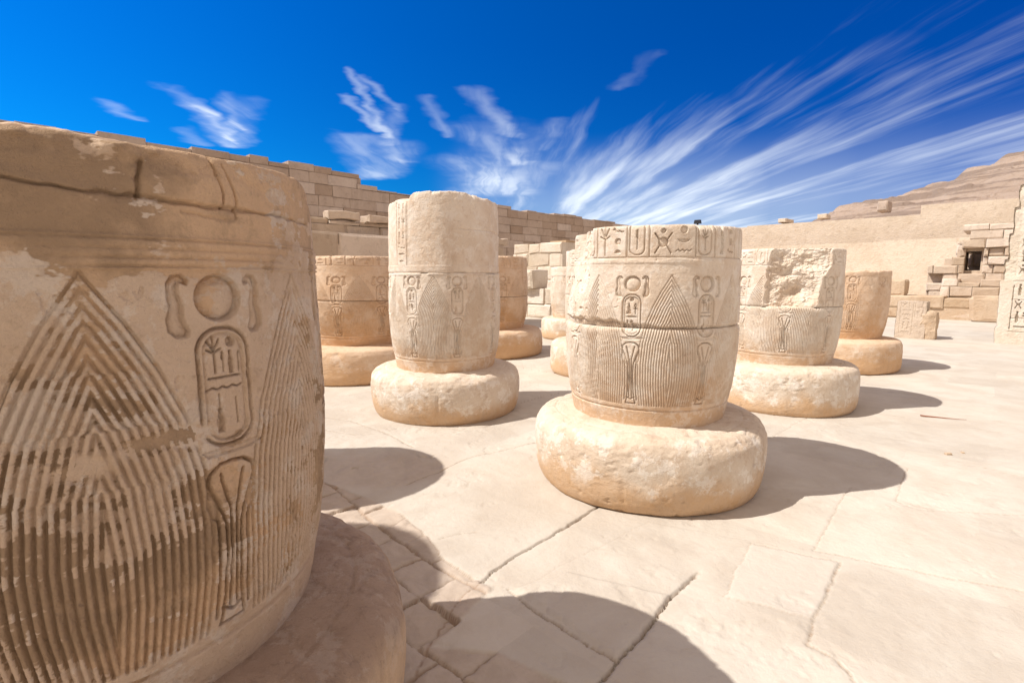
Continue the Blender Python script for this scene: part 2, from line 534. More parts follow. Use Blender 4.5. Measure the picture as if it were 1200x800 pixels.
# ------------------------------------------------------------------ materials
def stone_mat(name, light, mid, dark, orange=None, zlow=None, zsoft=.3, plaster=0.0, plaster_z=None, patch_scale=2.2,
              bump=.35, brown=None, brown_amt=0.0, courses=None, attr=False, reach=1.0, world_pos=False, tone_amt=.20, strata=False):
    m = bpy.data.materials.new(name)
    m.use_nodes = True
    t = NT(m.node_tree)
    if world_pos:
        co = t.n('ShaderNodeNewGeometry').outputs['Position']
    else:
        oc = t.n('ShaderNodeTexCoord').outputs['Object']
        inf = t.n('ShaderNodeObjectInfo').outputs['Random']
        off = t.math('MULTIPLY', inf, 37.0)
        cb = t.n('ShaderNodeCombineXYZ'); t.put(cb.inputs[0], off); t.put(cb.inputs[1], off)
        co = t.vmath('ADD', oc, cb.outputs[0])
    n1 = t.noise(co, patch_scale, 6, .62, .1)
    n2 = t.noise(co, patch_scale * 4.3, 7, .70, .15)
    n3 = t.noise(co, patch_scale * 17, 5, .7)
    grain = t.noise(co, 160 / reach, 3, .7)
    c = t.mix(t.ramp(n1, .36, .62), mid, light)
    c = t.mix(t.math('MULTIPLY', t.ramp(n2, .50, .72), .75), c, dark)
    c = t.mix(t.math('MULTIPLY', t.ramp(n3, .52, .75), .35), c, light)
    sep = t.n('ShaderNodeSeparateXYZ')
    t.put(sep.inputs[0], co)
    zc = sep.outputs[2]
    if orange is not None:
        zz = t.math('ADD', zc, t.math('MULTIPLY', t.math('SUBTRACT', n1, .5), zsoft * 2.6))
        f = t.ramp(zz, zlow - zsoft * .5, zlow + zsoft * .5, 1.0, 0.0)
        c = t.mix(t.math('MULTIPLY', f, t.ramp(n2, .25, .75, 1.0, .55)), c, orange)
    if plaster > 0:
        pn = t.noise(co, 6.5, 9, .76, .12)
        pz = 1.0
        if plaster_z:
            zz = t.math('ADD', zc, t.math('MULTIPLY', t.math('SUBTRACT', n1, .5), .45))
            pz = t.math('MULTIPLY', t.ramp(zz, plaster_z[0] - .08, plaster_z[0] + .02), t.ramp(zz, plaster_z[1] - .02, plaster_z[1] + .10, 1.0, 0.0))
        f = t.math('MULTIPLY', t.ramp(pn, .505, .56), pz)
        c = t.mix(t.math('MULTIPLY', f, plaster), c, (.85, .80, .73))
    if brown is not None:
        # worn wash: pale plaster left on the surface in streaky islands, brown stone below
        bn = t.noise(t.mapping(co, (1, 1, .55)), 3.4, 9, .70, .2)
        bn2 = t.noise(t.mapping(co, (1, 1, 3.0)), 9, 8, .74, .2)
        s = t.math('ADD', t.math('MULTIPLY', bn, .6), t.math('MULTIPLY', bn2, .4))
        f = t.ramp(s, .50 + brown_amt, .545 + brown_amt)
        if attr:
            at = t.n('ShaderNodeAttribute', attribute_name='wear').outputs['Fac']
            f = t.ramp(t.math('ADD', at, t.math('MULTIPLY', t.math('SUBTRACT', bn2, .5), 1.5)), .15, .85)
        bv = t.noise(co, 2.3, 6, .65, .2)
        bb = t.mix(t.ramp(bv, .40, .62), tuple(q * .82 for q in brown), tuple(q * 1.42 for q in brown))
        bb = t.mix(t.math('MULTIPLY', t.ramp(n2, .5, .7), .5), bb, tuple(q * .7 for q in brown))
        c = t.mix(f, bb, c)
    if strata:
        sn = t.noise(t.mapping(co, (.012, .012, .22)), 1.0, 6, .65, .1)
        c = t.mix(t.math('MULTIPLY', t.ramp(sn, .50, .58), .65), c, tuple(q * .68 for q in dark))
    # rain streaks and warm blotches
    st = t.noise(t.mapping(co, (1, 1, .22)), 5.0 / reach, 7, .7, .1)
    c = t.mix(t.math('MULTIPLY', t.ramp(st, .54, .70), .38), c, tuple(q * .82 for q in dark))
    st2 = t.noise(co, 23 / reach, 8, .78, .1)
    c = t.mix(t.math('MULTIPLY', t.ramp(st2, .55, .66), .35), c, tuple(q * .75 for q in dark))
    if world_pos:
        tn = t.n('ShaderNodeAttribute', attribute_name='tone').outputs['Fac']
        hv = t.n('ShaderNodeHueSaturation')
        t.put(hv.inputs['Value'], t.math('ADD', 1.0, t.math('MULTIPLY', tn, tone_amt)))
        t.put(hv.inputs['Saturation'], t.math('ADD', 1.0, t.math('MULTIPLY', tn, -tone_amt)))
        t.put(hv.inputs['Color'], c)
        c = hv.outputs[0]
    # fine speckle
    c = t.mix(t.math('MULTIPLY', t.ramp(grain, .55, .8), .22), c, tuple(q * .55 for q in dark))
    b = t.n('ShaderNodeBump')
    b.inputs['Strength'].default_value = bump
    b.inputs['Distance'].default_value = .02 * reach
    pit = t.n('ShaderNodeTexVoronoi'); pit.inputs['Scale'].default_value = 60 / reach
    t.put(pit.inputs['Vector'], co)
    hsum = t.math('ADD', t.math('MULTIPLY', n3, .5), t.math('MULTIPLY', grain, .22))
    hsum = t.math('ADD', hsum, t.math('MULTIPLY', n2, .6))
    hsum = t.math('ADD', hsum, t.math('MULTIPLY', st2, .7))
    hsum = t.math('ADD', hsum, t.math('MULTIPLY', t.ramp(pit.outputs[0], .0, .25), .10))
    t.put(b.inputs['Height'], hsum)
    pr = t.n('ShaderNodeBsdfPrincipled')
    t.put(pr.inputs['Base Color'], c)
    pr.inputs['Roughness'].default_value = .92
    pr.inputs['Specular IOR Level'].default_value = .15
    t.put(pr.inputs['Normal'], b.outputs[0])
    out = t.n('ShaderNodeOutputMaterial')
    t.t.links.new(pr.outputs[0], out.inputs[0])
    return m


MAT = {}
MAT['shaft'] = stone_mat('shaft_sandstone', (.74, .64, .53), (.68, .555, .435), (.58, .43, .31), orange=(.60, .40, .24), zlow=.76, zsoft=.35, plaster=.35, patch_scale=1.8, bump=.6)
MAT['shaft_orange'] = stone_mat('shaft_ochre_sandstone', (.66, .50, .365), (.60, .42, .28), (.48, .315, .20), orange=(.57, .36, .20), zlow=.95, zsoft=.5, plaster=.12, patch_scale=2.0)
MAT['base'] = stone_mat('base_sandstone', (.70, .60, .49), (.64, .52, .40), (.52, .38, .27), orange=(.60, .39, .22), zlow=.22, zsoft=.2, plaster=.55, plaster_z=(.20, .47), patch_scale=1.9, bump=.75)
MAT['base_orange'] = stone_mat('base_ochre_sandstone', (.67, .51, .37), (.61, .43, .285), (.50, .33, .205), orange=(.58, .37, .205), zlow=.3, zsoft=.3, plaster=.25, plaster_z=(.26, .44), patch_scale=1.9, bump=.5)
MAT['near'] = stone_mat('near_shaft_sandstone', (.72, .55, .405), (.65, .48, .34), (.55, .385, .255), brown=(.50, .345, .22), attr=True, plaster=.3, patch_scale=2.6, bump=1.0)
MAT['near_base'] = stone_mat('near_base_sandstone', (.46, .335, .25), (.39, .275, .20), (.29, .20, .145), orange=(.74, .54, .35), zlow=.43, zsoft=.12, plaster=.12, patch_scale=3, bump=.8)  # lighter orange lower rim: bounced light put into the colour
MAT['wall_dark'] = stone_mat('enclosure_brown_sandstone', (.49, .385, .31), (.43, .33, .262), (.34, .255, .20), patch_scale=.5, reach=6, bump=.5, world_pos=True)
MAT['wall_pale'] = stone_mat('enclosure_plastered_wall', (.68, .56, .44), (.62, .50, .38), (.52, .40, .29), patch_scale=.5, reach=10, bump=.5, world_pos=True, tone_amt=.03)
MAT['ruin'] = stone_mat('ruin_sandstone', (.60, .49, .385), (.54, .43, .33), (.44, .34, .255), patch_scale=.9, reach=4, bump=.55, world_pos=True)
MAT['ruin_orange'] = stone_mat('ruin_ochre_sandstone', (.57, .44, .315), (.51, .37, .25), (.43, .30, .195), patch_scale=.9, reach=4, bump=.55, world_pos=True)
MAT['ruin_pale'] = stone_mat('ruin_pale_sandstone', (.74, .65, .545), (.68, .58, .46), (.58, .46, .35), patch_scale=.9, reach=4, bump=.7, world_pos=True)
MAT['hill'] = stone_mat('hill_limestone', (.44, .335, .265), (.39, .29, .225), (.29, .21, .165), patch_scale=.05, reach=60, bump=1.0, world_pos=True, strata=True)

# ------------------------------------------------------------------ ground
JOINTS = [  # (points in plan, width, depth)
    ([(.80, 3.66), (.58, 3.41), (.37, 3.15), (.15, 2.92), (.03, 2.79), (-.13, 2.59), (-.16, 2.51)], .018, .035),
    ([(-.16, 2.51), (-.26, 2.38), (-.36, 2.11), (-.42, 1.7)], .010, .015),
    ([(1.02, 2.62), (.84, 2.45), (.68, 2.25), (.45, 1.96), (.30, 1.78), (.1, 1.5)], .013, .03),
    ([(.45, 1.96), (.28, 2.12), (.08, 2.32), (-.02, 2.46)], .008, .016),
    ([(-.84, 3.83), (-.57, 4.18), (-.34, 4.41), (.24, 4.81), (.6, 5.1)], .010, .014),
    ([(-.93, 4.68), (-1.27, 5.08), (-1.8, 5.55), (-2.3, 5.75)], .014, .02),
    ([(-2.2, 5.3), (-1.6, 5.05), (-1.27, 5.08)], .009, .012),
    ([(1.45, 2.93), (1.87, 2.72), (1.43, 2.23)], .009, .014),
    ([(1.43, 2.23), (1.08, 2.41), (1.45, 2.93)], .004, .006),
    ([(2.60, 3.75), (2.28, 3.41), (1.79, 2.85)], .005, .007),
    ([(1.79, 2.85), (2.19, 2.63), (2.40, 2.52), (2.54, 2.47), (2.9, 2.3)], .006, .008),
    ([(3.34, 4.14), (2.77, 3.51), (2.81, 3.35), (3.45, 3.26), (4.4, 3.0)], .006, .007),
    ([(1.43, 2.23), (1.30, 2.07), (1.38, 1.97), (1.37, 1.85), (1.5, 1.6)], .010, .014),
    ([(3.5, 4.4), (3.98, 4.14), (4.11, 3.92), (5.2, 3.6)], .005, .006),
    ([(-.45, 2.98), (-.30, 3.05), (-.22, 3.06)], .007, .009),
    ([(-.77, 3.32), (-.53, 3.0), (-.39, 2.74), (-.16, 2.51)], .008, .01),
    ([(-.16, 2.51), (.02, 2.46), (.9, 3.2), (1.6, 2.9)], .003, .003),
    ([(4.2, 6.0), (5.6, 4.6), (7.2, 3.1)], .006, .006), ([(5.1, 7.3), (6.9, 5.6), (9, 3.6)], .006, .006),
    ([(6.2, 8.6), (4.9, 7.3), (3.6, 5.9), (2.2, 4.6)], .005, .006), ([(7.6, 7.2), (6.0, 5.6), (4.4, 4.2)], .005, .006),
    ([(8, 10.4), (10.2, 8.3), (12, 6.4)], .008, .008), ([(9.5, 9.0), (7.6, 7.2)], .008, .008), ([(.1, 6.4), (1.6, 7.9), (3.2, 9.4)], .008, .01),
    ([(-.3, 5.3), (.6, 6.1), (1.2, 5.5)], .006, .008), ([(1.9, 7.2), (.9, 8.3), (-.4, 9.5)], .007, .01),
]


def build_ground():
    def axis(core0, core1, step, left, right, g=1.035, cap=4.0):
        c = list(np.arange(core0, core1, step))
        a, st = [core0], step
        while a[-1] > left:
            st = min(st * g, cap if abs(a[-1]) < 60 else 60); a.append(a[-1] - st)
        b, st = [c[-1]], step
        while b[-1] < right:
            st = min(st * g, cap if abs(b[-1]) < 60 else 60); b.append(b[-1] + st)
        return np.array(a[::-1][:-1] + c + b[1:])
    X = axis(-2.0, 3.4, .010, -900, 900)
    Y = axis(1.35, 5.6, .010, -900, 1200)
    x, y = np.meshgrid(X, Y)
    near = (np.abs(x) < 14) & (y < 24) & (y > -6)
    H = fbm(x, y, 0, .35, 3, .5, 5) * .02
    H += np.where(near, fbm(x, y, 0, 1.7, 5, .55, 9) * .010, 0)
    H += np.where(near, fbm(x, y, 3, 12, 4, .65, 12) * .0034, 0)
    # worn hollows in the pale paving
    hol = sstep(.15, .5, fbm(x, y, 1, 1.1, 4, .55, 31))
    H -= np.where(near, hol * .010, 0)
    wx = x + np.where(near, fbm(x, y, 0, 9, 3, .5, 77) * .012, 0)
    wy = y + np.where(near, fbm(x, y, 7, 9, 3, .5, 78) * .012, 0)
    wx = wx + np.where(near, fbm(x, y, 0, 38, 3, .6, 79) * .008, 0)
    wy = wy + np.where(near, fbm(x, y, 7, 38, 3, .6, 80) * .008, 0)
    crack = np.zeros(x.shape)
    for pts, w, dep in JOINTS:
        p = np.array(pts)
        m = (x > p[:, 0].min() - .2) & (x < p[:, 0].max() + .2) & (y > p[:, 1].min() - .2) & (y < p[:, 1].max() + .2)
        if not m.any():
            continue
        sd = sd_line(wx[m], wy[m], pts, 0)
        wv = w * (.6 + .8 * (.5 + .5 * fbm(x[m], y[m], 2, 6, 2, .5, 41)))
        prof = sstep(np.maximum(wv * .62, .006), wv * .1, sd)
        H[m] -= dep * prof
        H[m] -= dep * .10 * np.exp(-(sd / (w * 2.5)) ** 2)
        crack[m] = np.maximum(crack[m], prof * min(1, dep / .012))
    # small irregular blocks at the foot of the near column, laid on the temple axes
    c45 = math.sqrt(.5)
    a = (wx * c45 - wy * c45); b = (wx * c45 + wy * c45)
    zone_poly = [(-.36, 2.05), (-.10, 2.46), (-.16, 2.51), (-.39, 2.74), (-.53, 3.0), (-.80, 3.36), (-2.3, 4.5), (-3.2, 2.6), (-1.5, -.5), (1.2, -.5), (.6, 1.2), (.30, 1.78), (-.05, 2.0)]
    m = (x > -3.3) & (x < 1.3) & (y > -.6) & (y < 4.6)
    zin = np.zeros(x.shape); zin[m] = sstep(.01, -.01, sd_poly(wx[m], wy[m], zone_poly))
    row = np.floor((b + .05 * np.sin(a * 2)) / .235)
    bb = b + .05 * np.sin(a * 2) - row * .235
    off = _hash(row.astype(np.int64), 0 * row.astype(np.int64), 0 * row.astype(np.int64), 3) * .3
    wrow = .24 + .12 * _hash(row.astype(np.int64), 1 + 0 * row.astype(np.int64), 0 * row.astype(np.int64), 4)
    colm = np.floor((a + off) / wrow)
    aa = (a + off) - colm * wrow
    e = np.minimum(np.minimum(aa, wrow - aa), np.minimum(bb, .235 - bb))
    hb = _hash(row.astype(np.int64), colm.astype(np.int64), 0 * row.astype(np.int64), 8)
    tilt = (_hash(row.astype(np.int64), colm.astype(np.int64), 1 + 0 * row.astype(np.int64), 8) - .5) * .08 * aa
    blk = (hb - .6) * .022 + tilt - .014 * sstep(.008, .001, e) - .004 * sstep(.025, .003, e)
    H = H * (1 - zin * .6) + zin * (blk + np.where(near, fbm(x, y, 5, 7, 5, .65, 55) * .014, 0) - .008)
    crack = np.maximum(crack, zin * sstep(.008, .002, e))
    # second rough patch behind the near base (broken paving)
    rp = sstep(.75, .35, np.hypot((x + 1.15) / 1.15, (y - 4.15) / .72))
    lump = fbm(x, y, 9, 2.6, 4, .5, 61)
    H += np.where(near, rp * (lump * .05 - .03 * sstep(.03, .0, np.abs(lump - .05)) - .012), 0)
    # slab standing slightly proud beside the deep joint
    slab = sstep(.014, -.014, sd_poly(wx, wy, [(.45, 1.98), (.82, 2.42), (.30, 2.60), (.02, 2.46)])) if True else 0
    H += slab * .012
    # pale replaced block
    blockm = sstep(.012, -.012, sd_poly(wx, wy, [(1.45, 2.93), (1.87, 2.72), (1.43, 2.23), (1.08, 2.41)]))
    H += blockm * .004
    H -= np.where(near, sstep(.30, .42, fbm(x, y, 2, 5, 5, .65, 131)) * .005, 0)
    H = np.where(np.hypot(x, y) > 70, 0, H)
    wear = crack
    co = np.stack([x, y, H], -1).reshape(-1, 3)
    rough_tone = zin * .7 + rp * .5  # browner over the small blocks and the broken patch
    me = mesh_np('ground', co, grid_quads(len(Y), len(X)), attrs={'crack': wear, 'rough_tone': rough_tone, 'pale': blockm})
    m = bpy.data.materials.new('courtyard_paving')
    m.use_nodes = True
    t = NT(m.node_tree)
    co = t.n('ShaderNodeNewGeometry').outputs['Position']
    n0 = t.noise(co, .35, 4, .55, .3)
    n1 = t.noise(co, 1.6, 7, .62, .5)
    n2 = t.noise(t.mapping(co, (1, 1, 1), rot=(0, 0, R(45))), 6.5, 7, .66, .6)
    n3 = t.noise(co, 38, 5, .7)
    g = t.noise(co, 220, 3, .7)
    c = t.mix(t.ramp(n1, .35, .65), (.49, .435, .37), (.555, .51, .445))
    c = t.mix(t.math('MULTIPLY', t.ramp(n0, .45, .65), .35), c, (.55, .47, .385))
    c = t.mix(t.math('MULTIPLY', t.ramp(n2, .52, .72), .35), c, (.45, .38, .31))
    c = t.mix(t.math('MULTIPLY', t.ramp(n3, .58, .75), .25), c, (.48, .39, .30))
    bk = t.n('ShaderNodeTexBrick')
    bk.offset = .37
    t.put(bk.inputs['Vector'], t.mapping(t.vmath('ADD', co, t.vmath('MULTIPLY', t.noise(co, 2.5, 4, .6, 0, 1), (.10, .10, 0))), (1, 1, 0), rot=(0, 0, R(44))))
    for nm, v in (('Color1', (.0, .0, .0, 1)), ('Color2', (1, 1, 1, 1)), ('Mortar', (.5, .5, .5, 1))):
        bk.inputs[nm].default_value = v
    for nm, v in (('Scale', 1.0), ('Mortar Size', .0), ('Brick Width', 1.45), ('Row Height', .85)):
        bk.inputs[nm].default_value = v
    tonev = t.n('ShaderNodeHueSaturation')
    t.put(tonev.inputs['Value'], t.ramp(bk.outputs[0], 0.0, 1.0, .945, 1.04))
    t.put(tonev.inputs['Color'], c)
    c = tonev.outputs[0]
    dz = t.n('ShaderNodeAttribute', attribute_name='rough_tone').outputs['Fac']
    dc = t.mix(t.ramp(n2, .35, .68), (.40, .315, .25), (.50, .41, .335))
    c = t.mix(dz, c, dc)
    pl = t.n('ShaderNodeAttribute', attribute_name='pale').outputs['Fac']
    c = t.mix(t.math('MULTIPLY', pl, .4), c, (.60, .55, .49))
    ck = t.n('ShaderNodeAttribute', attribute_name='crack').outputs['Fac']
    c = t.mix(t.math('MULTIPLY', ck, .6), c, (.26, .16, .10))
    bp = t.n('ShaderNodeBump'); bp.inputs['Strength'].default_value = .55; bp.inputs['Distance'].default_value = .02
    h = t.math('ADD', t.math('MULTIPLY', n3, .35), t.math('ADD', t.math('MULTIPLY', g, .12), t.math('MULTIPLY', n2, .6)))
    t.put(bp.inputs['Height'], h)
    pr = t.n('ShaderNodeBsdfPrincipled')
    t.put(pr.inputs['Base Color'], c)
    pr.inputs['Roughness'].default_value = .9
    pr.inputs['Specular IOR Level'].default_value = .15
    t.put(pr.inputs['Normal'], bp.outputs[0])
    t.t.links.new(pr.outputs[0], t.n('ShaderNodeOutputMaterial').inputs[0])
    o = link('ground', me, m)
    tag(o, 'pale worn stone paving of the sunlit temple court', kind='structure')
    o['category'] = 'ground'


build_ground()

# ------------------------------------------------------------------ masonry walls
N = np.array([.7171, -.6970])       # out of the long side wall, into the court
V = np.array([.6970, .7171])        # along it


def plan(s, t):
    p = N * s + V * t
    return np.array([p[0], p[1]])


def wall_mesh(p0, p1, thick, prof, course=.5, blk=1.1, seed=0, gap=.012, proud=.03, holes=(), z0=0.0, ragged=.15, miss=0.0, bevel=.05):
    """block-built wall from p0 to p1; face on the right-hand side of p0->p1; prof: [(u, height)]"""
    rng = np.random.RandomState(seed)
    p0 = np.array(p0, float); p1 = np.array(p1, float)
    L = np.linalg.norm(p1 - p0); d = (p1 - p0) / L
    nrm = np.array([d[1], -d[0]])
    us = [q[0] * L for q in prof]; hs = [q[1] for q in prof]
    co, fq, tone = [], [], []

    def block(u0, u1, z0_, z1_, f, bk, bev):
        # front face with chamfer, wobble of corners
        b = len(co)
        tone.extend([rng.uniform(-1, 1)] * 12)
        j = lambda a: rng.uniform(-a, a)
        def P(u, z, w):
            q = p0 + d * u + nrm * w
            co.append((q[0], q[1], z + j(.006)))
        jj = [(j(bev * 1.3), j(bev * 1.3)) for _ in range(4)]
        cs = [(u0, z0_), (u1, z0_), (u1, z1_), (u0, z1_)]
        for (u, z) in cs: P(u, z, -bk)
        for (u, z) in cs: P(u, z, f - bev)
        ins = [(u0 + bev, z0_ + bev), (u1 - bev, z0_ + bev), (u1 - bev, z1_ - bev), (u0 + bev, z1_ - bev)]
        for (u, z), (a, c) in zip(ins, jj): P(u + a, z + c, f + j(bev * .3))
        for k in range(4):
            k2 = (k + 1) % 4
            fq.append((b + k, b + 4 + k, b + 4 + k2, b + k2))
            fq.append((b + 4 + k, b + 8 + k, b + 8 + k2, b + 4 + k2))
        fq.append((b + 8, b + 11, b + 10, b + 9))
        fq.append((b, b + 1, b + 2, b + 3))
    z = z0
    zmax = max(hs)
    ci = 0
    while z < zmax - 1e-3:
        ch = course * rng.uniform(.85, 1.15)
        u = -rng.uniform(0, blk)
        while u < L:
            bl = blk * rng.uniform(.6, 1.4)
            pieces = [(max(u, 0), min(u + bl, L))]
            for (a0, a1, b0, b1) in holes:
                if b0 < z + ch / 2 < b1:
                    nxt = []
                    for (q0, q1) in pieces:
                        if q1 <= a0 or q0 >= a1:
                            nxt.append((q0, q1))
                        else:
                            nxt += [(q0, a0), (a1, q1)]
                    pieces = nxt
            for u0, u1 in pieces:
                if u1 - u0 <= .06:
                    continue
                um = (u0 + u1) / 2
                ht = np.interp(um, us, hs)
                top = min(z + ch, ht + rng.uniform(-ragged, ragged) * course)
                skip = rng.rand() < miss and z > z0
                if z < ht - .1 * course and not skip and top - z > .05:
                    block(u0 + gap / 2, u1 - gap / 2, z + gap / 2, top - gap / 2, rng.uniform(-proud, proud), thick * rng.uniform(.96, 1.0), min(bevel, ch * .1))
            u += bl
        z += ch
        ci += 1
    return np.array(co), fq, tone


def wall(name, label, cat, p0, p1, thick, prof, mat, group=None, core=True, holes=(), inset=.05, **kw):
    co, fq, tone = wall_mesh(p0, p1, thick, prof, holes=holes, **kw)
    co = co.tolist()
    # solid core a little behind the joints
    if core:
        p0a = np.array(p0, float); p1a = np.array(p1, float)
        L = np.linalg.norm(p1a - p0a); d = (p1a - p0a) / L; nr = np.array([d[1], -d[0]])
        z0 = kw.get('z0', 0.0)
        n = 24 if not holes else 96
        segs = sorted(set([i / n for i in range(n + 1)]))
        for i in range(n):
            ua, ub = segs[i] * L, segs[i + 1] * L
            um = (ua + ub) / 2
            hole = [h for h in holes if h[0] < um < h[1]]
            spans = []
            h = np.interp(um / L, [q[0] for q in prof], [q[1] for q in prof]) - kw.get('course', .5) * .45
            if h <= z0 + .05: continue
            zc = z0
            for hh in sorted(hole, key=lambda q: q[2]):
                spans.append((zc, hh[2])); zc = hh[3]
            spans.append((zc, h))
            for za, zb in spans:
                if zb - za < .05: continue
                b = len(co)
                for zz in (za, zb):
                    for uu, ww in ((ua, -inset), (ub, -inset), (ub, -thick + inset), (ua, -thick + inset)):
                        q = p0a + d * uu + nr * ww
                        co.append((q[0], q[1], zz))
                fq += [(b, b + 1, b + 5, b + 4), (b + 1, b + 2, b + 6, b + 5), (b + 2, b + 3, b + 7, b + 6), (b + 3, b, b + 4, b + 7), (b + 4, b + 5, b + 6, b + 7)]
    tone = tone + [0.0] * (len(co) - len(tone))
    me = mesh_np(name, np.array(co), np.array(fq), smooth=False, attrs={'tone': tone})
    o = link(name, me, mat)
    if label: tag(o, label, cat, group, 'thing')
    return o


# great side wall (dark, in its own shade), stepping down along its length
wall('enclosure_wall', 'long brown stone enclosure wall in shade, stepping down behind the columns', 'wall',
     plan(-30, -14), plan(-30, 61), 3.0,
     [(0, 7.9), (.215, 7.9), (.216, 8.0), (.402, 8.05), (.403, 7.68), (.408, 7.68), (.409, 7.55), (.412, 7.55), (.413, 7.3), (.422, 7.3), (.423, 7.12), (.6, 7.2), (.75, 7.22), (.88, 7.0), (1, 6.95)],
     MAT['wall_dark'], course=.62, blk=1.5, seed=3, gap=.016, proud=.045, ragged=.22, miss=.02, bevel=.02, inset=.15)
# far cross wall, sunlit and plastered
wall('end_wall', 'smooth sunlit sand-coloured wall closing the far end of the court', 'wall',
     plan(-33, 60), plan(40, 60), 3.0,
     [(0, 7.0), (.1, 7.05), (.3, 7.4), (.36, 7.62), (.46, 8.1), (.6, 8.5), (1, 8.7)],
     MAT['wall_pale'], course=2.2, blk=9.0, seed=8, gap=.0, proud=.003, ragged=.03, bevel=.003)
wall('plastered_wall', 'lower smooth plastered wall just in front of the far end wall', 'wall',
     plan(-27, 56), plan(30, 56), 1.0, [(0, 4.5), (.4, 4.7), (.7, 4.9), (1, 5)],
     MAT['wall_pale'], course=2.0, blk=9.0, seed=18, gap=.0, proud=.003, ragged=.03, bevel=.003)

# low ruins in the left middle ground, parallel with the side wall
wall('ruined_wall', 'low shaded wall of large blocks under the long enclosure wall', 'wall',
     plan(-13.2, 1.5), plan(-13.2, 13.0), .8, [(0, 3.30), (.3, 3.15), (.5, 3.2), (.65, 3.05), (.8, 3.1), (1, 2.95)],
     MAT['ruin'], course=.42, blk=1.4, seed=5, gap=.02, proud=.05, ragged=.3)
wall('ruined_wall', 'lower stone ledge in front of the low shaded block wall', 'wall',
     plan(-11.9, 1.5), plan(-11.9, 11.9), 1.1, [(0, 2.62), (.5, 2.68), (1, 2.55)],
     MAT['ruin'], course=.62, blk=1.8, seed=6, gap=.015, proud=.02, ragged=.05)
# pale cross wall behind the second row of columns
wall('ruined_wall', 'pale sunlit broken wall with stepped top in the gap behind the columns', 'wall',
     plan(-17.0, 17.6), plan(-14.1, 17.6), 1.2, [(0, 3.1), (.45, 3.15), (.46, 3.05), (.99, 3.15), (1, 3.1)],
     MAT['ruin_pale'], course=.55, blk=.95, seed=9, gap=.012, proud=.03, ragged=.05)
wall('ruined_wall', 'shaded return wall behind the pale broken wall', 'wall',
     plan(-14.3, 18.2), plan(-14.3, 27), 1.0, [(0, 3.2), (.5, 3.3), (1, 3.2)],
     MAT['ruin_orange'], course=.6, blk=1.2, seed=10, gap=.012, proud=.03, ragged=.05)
wall('stone_plinth', 'pale low plinth with a block on it in the gap behind the columns', 'plinth',
     plan(-16.5, 15.0), plan(-12.0, 15.0), 1.8, [(0, 1.15), (.9, 1.15), (1, 1.1)],
     MAT['ruin_pale'], course=.6, blk=1.3, seed=11, gap=.012, proud=.02, ragged=.02)

# ruins at the right-hand end of the court
wall('ruined_terrace', 'long low terrace wall of worn sandstone edging the far end of the court', 'terrace',
     plan(-5.5, 25), plan(9, 25), 1.6, [(0, .86), (.3, .85), (.31, .80), (.5, .85), (.75, .8), (1, .85)],
     MAT['ruin_orange'], course=.45, blk=2.1, seed=12, gap=.016, proud=.05, ragged=.06)
wall('ruined_terrace', 'second step of pale block masonry above the low terrace', 'terrace',
     plan(-2.0, 26.6), plan(9, 26.6), 1.4, [(0, 1.45), (.4, 1.5), (.41, 1.6), (1, 1.6)],
     MAT['ruin'], course=.36, blk=.8, seed=13, gap=.014, proud=.12, ragged=.3, miss=.045, inset=.3)
wall('ruined_building', 'stepped ruin of pale blocks with a small dark square doorway', 'ruin',
     plan(-2.6, 28), plan(9.5, 28), 2.4, [(0, 2.1), (.04, 2.15), (.045, 2.5), (.075, 2.5), (.08, 3.1), (.10, 3.1), (.105, 3.62), (.30, 3.68), (.305, 3.9), (.38, 3.95), (.385, 4.3), (.55, 4.5), (1, 4.8)],
     MAT['ruin'], holes=[(1.16, 1.70, 1.85, 2.62), (4.4, 5.0, 2.2, 2.9)], course=.34, blk=.72, seed=14, gap=.014, proud=.10, ragged=.3, miss=.045, inset=.35)


wall('ruined_wall', 'plain backing wall behind the small dark doorway of the stepped ruin', 'wall',
     plan(-1.9, 30.6), plan(9.5, 30.6), .6, [(0, 3.1), (.3, 3.3), (1, 3.6)], MAT['ruin'], course=.5, blk=1.3, seed=24)


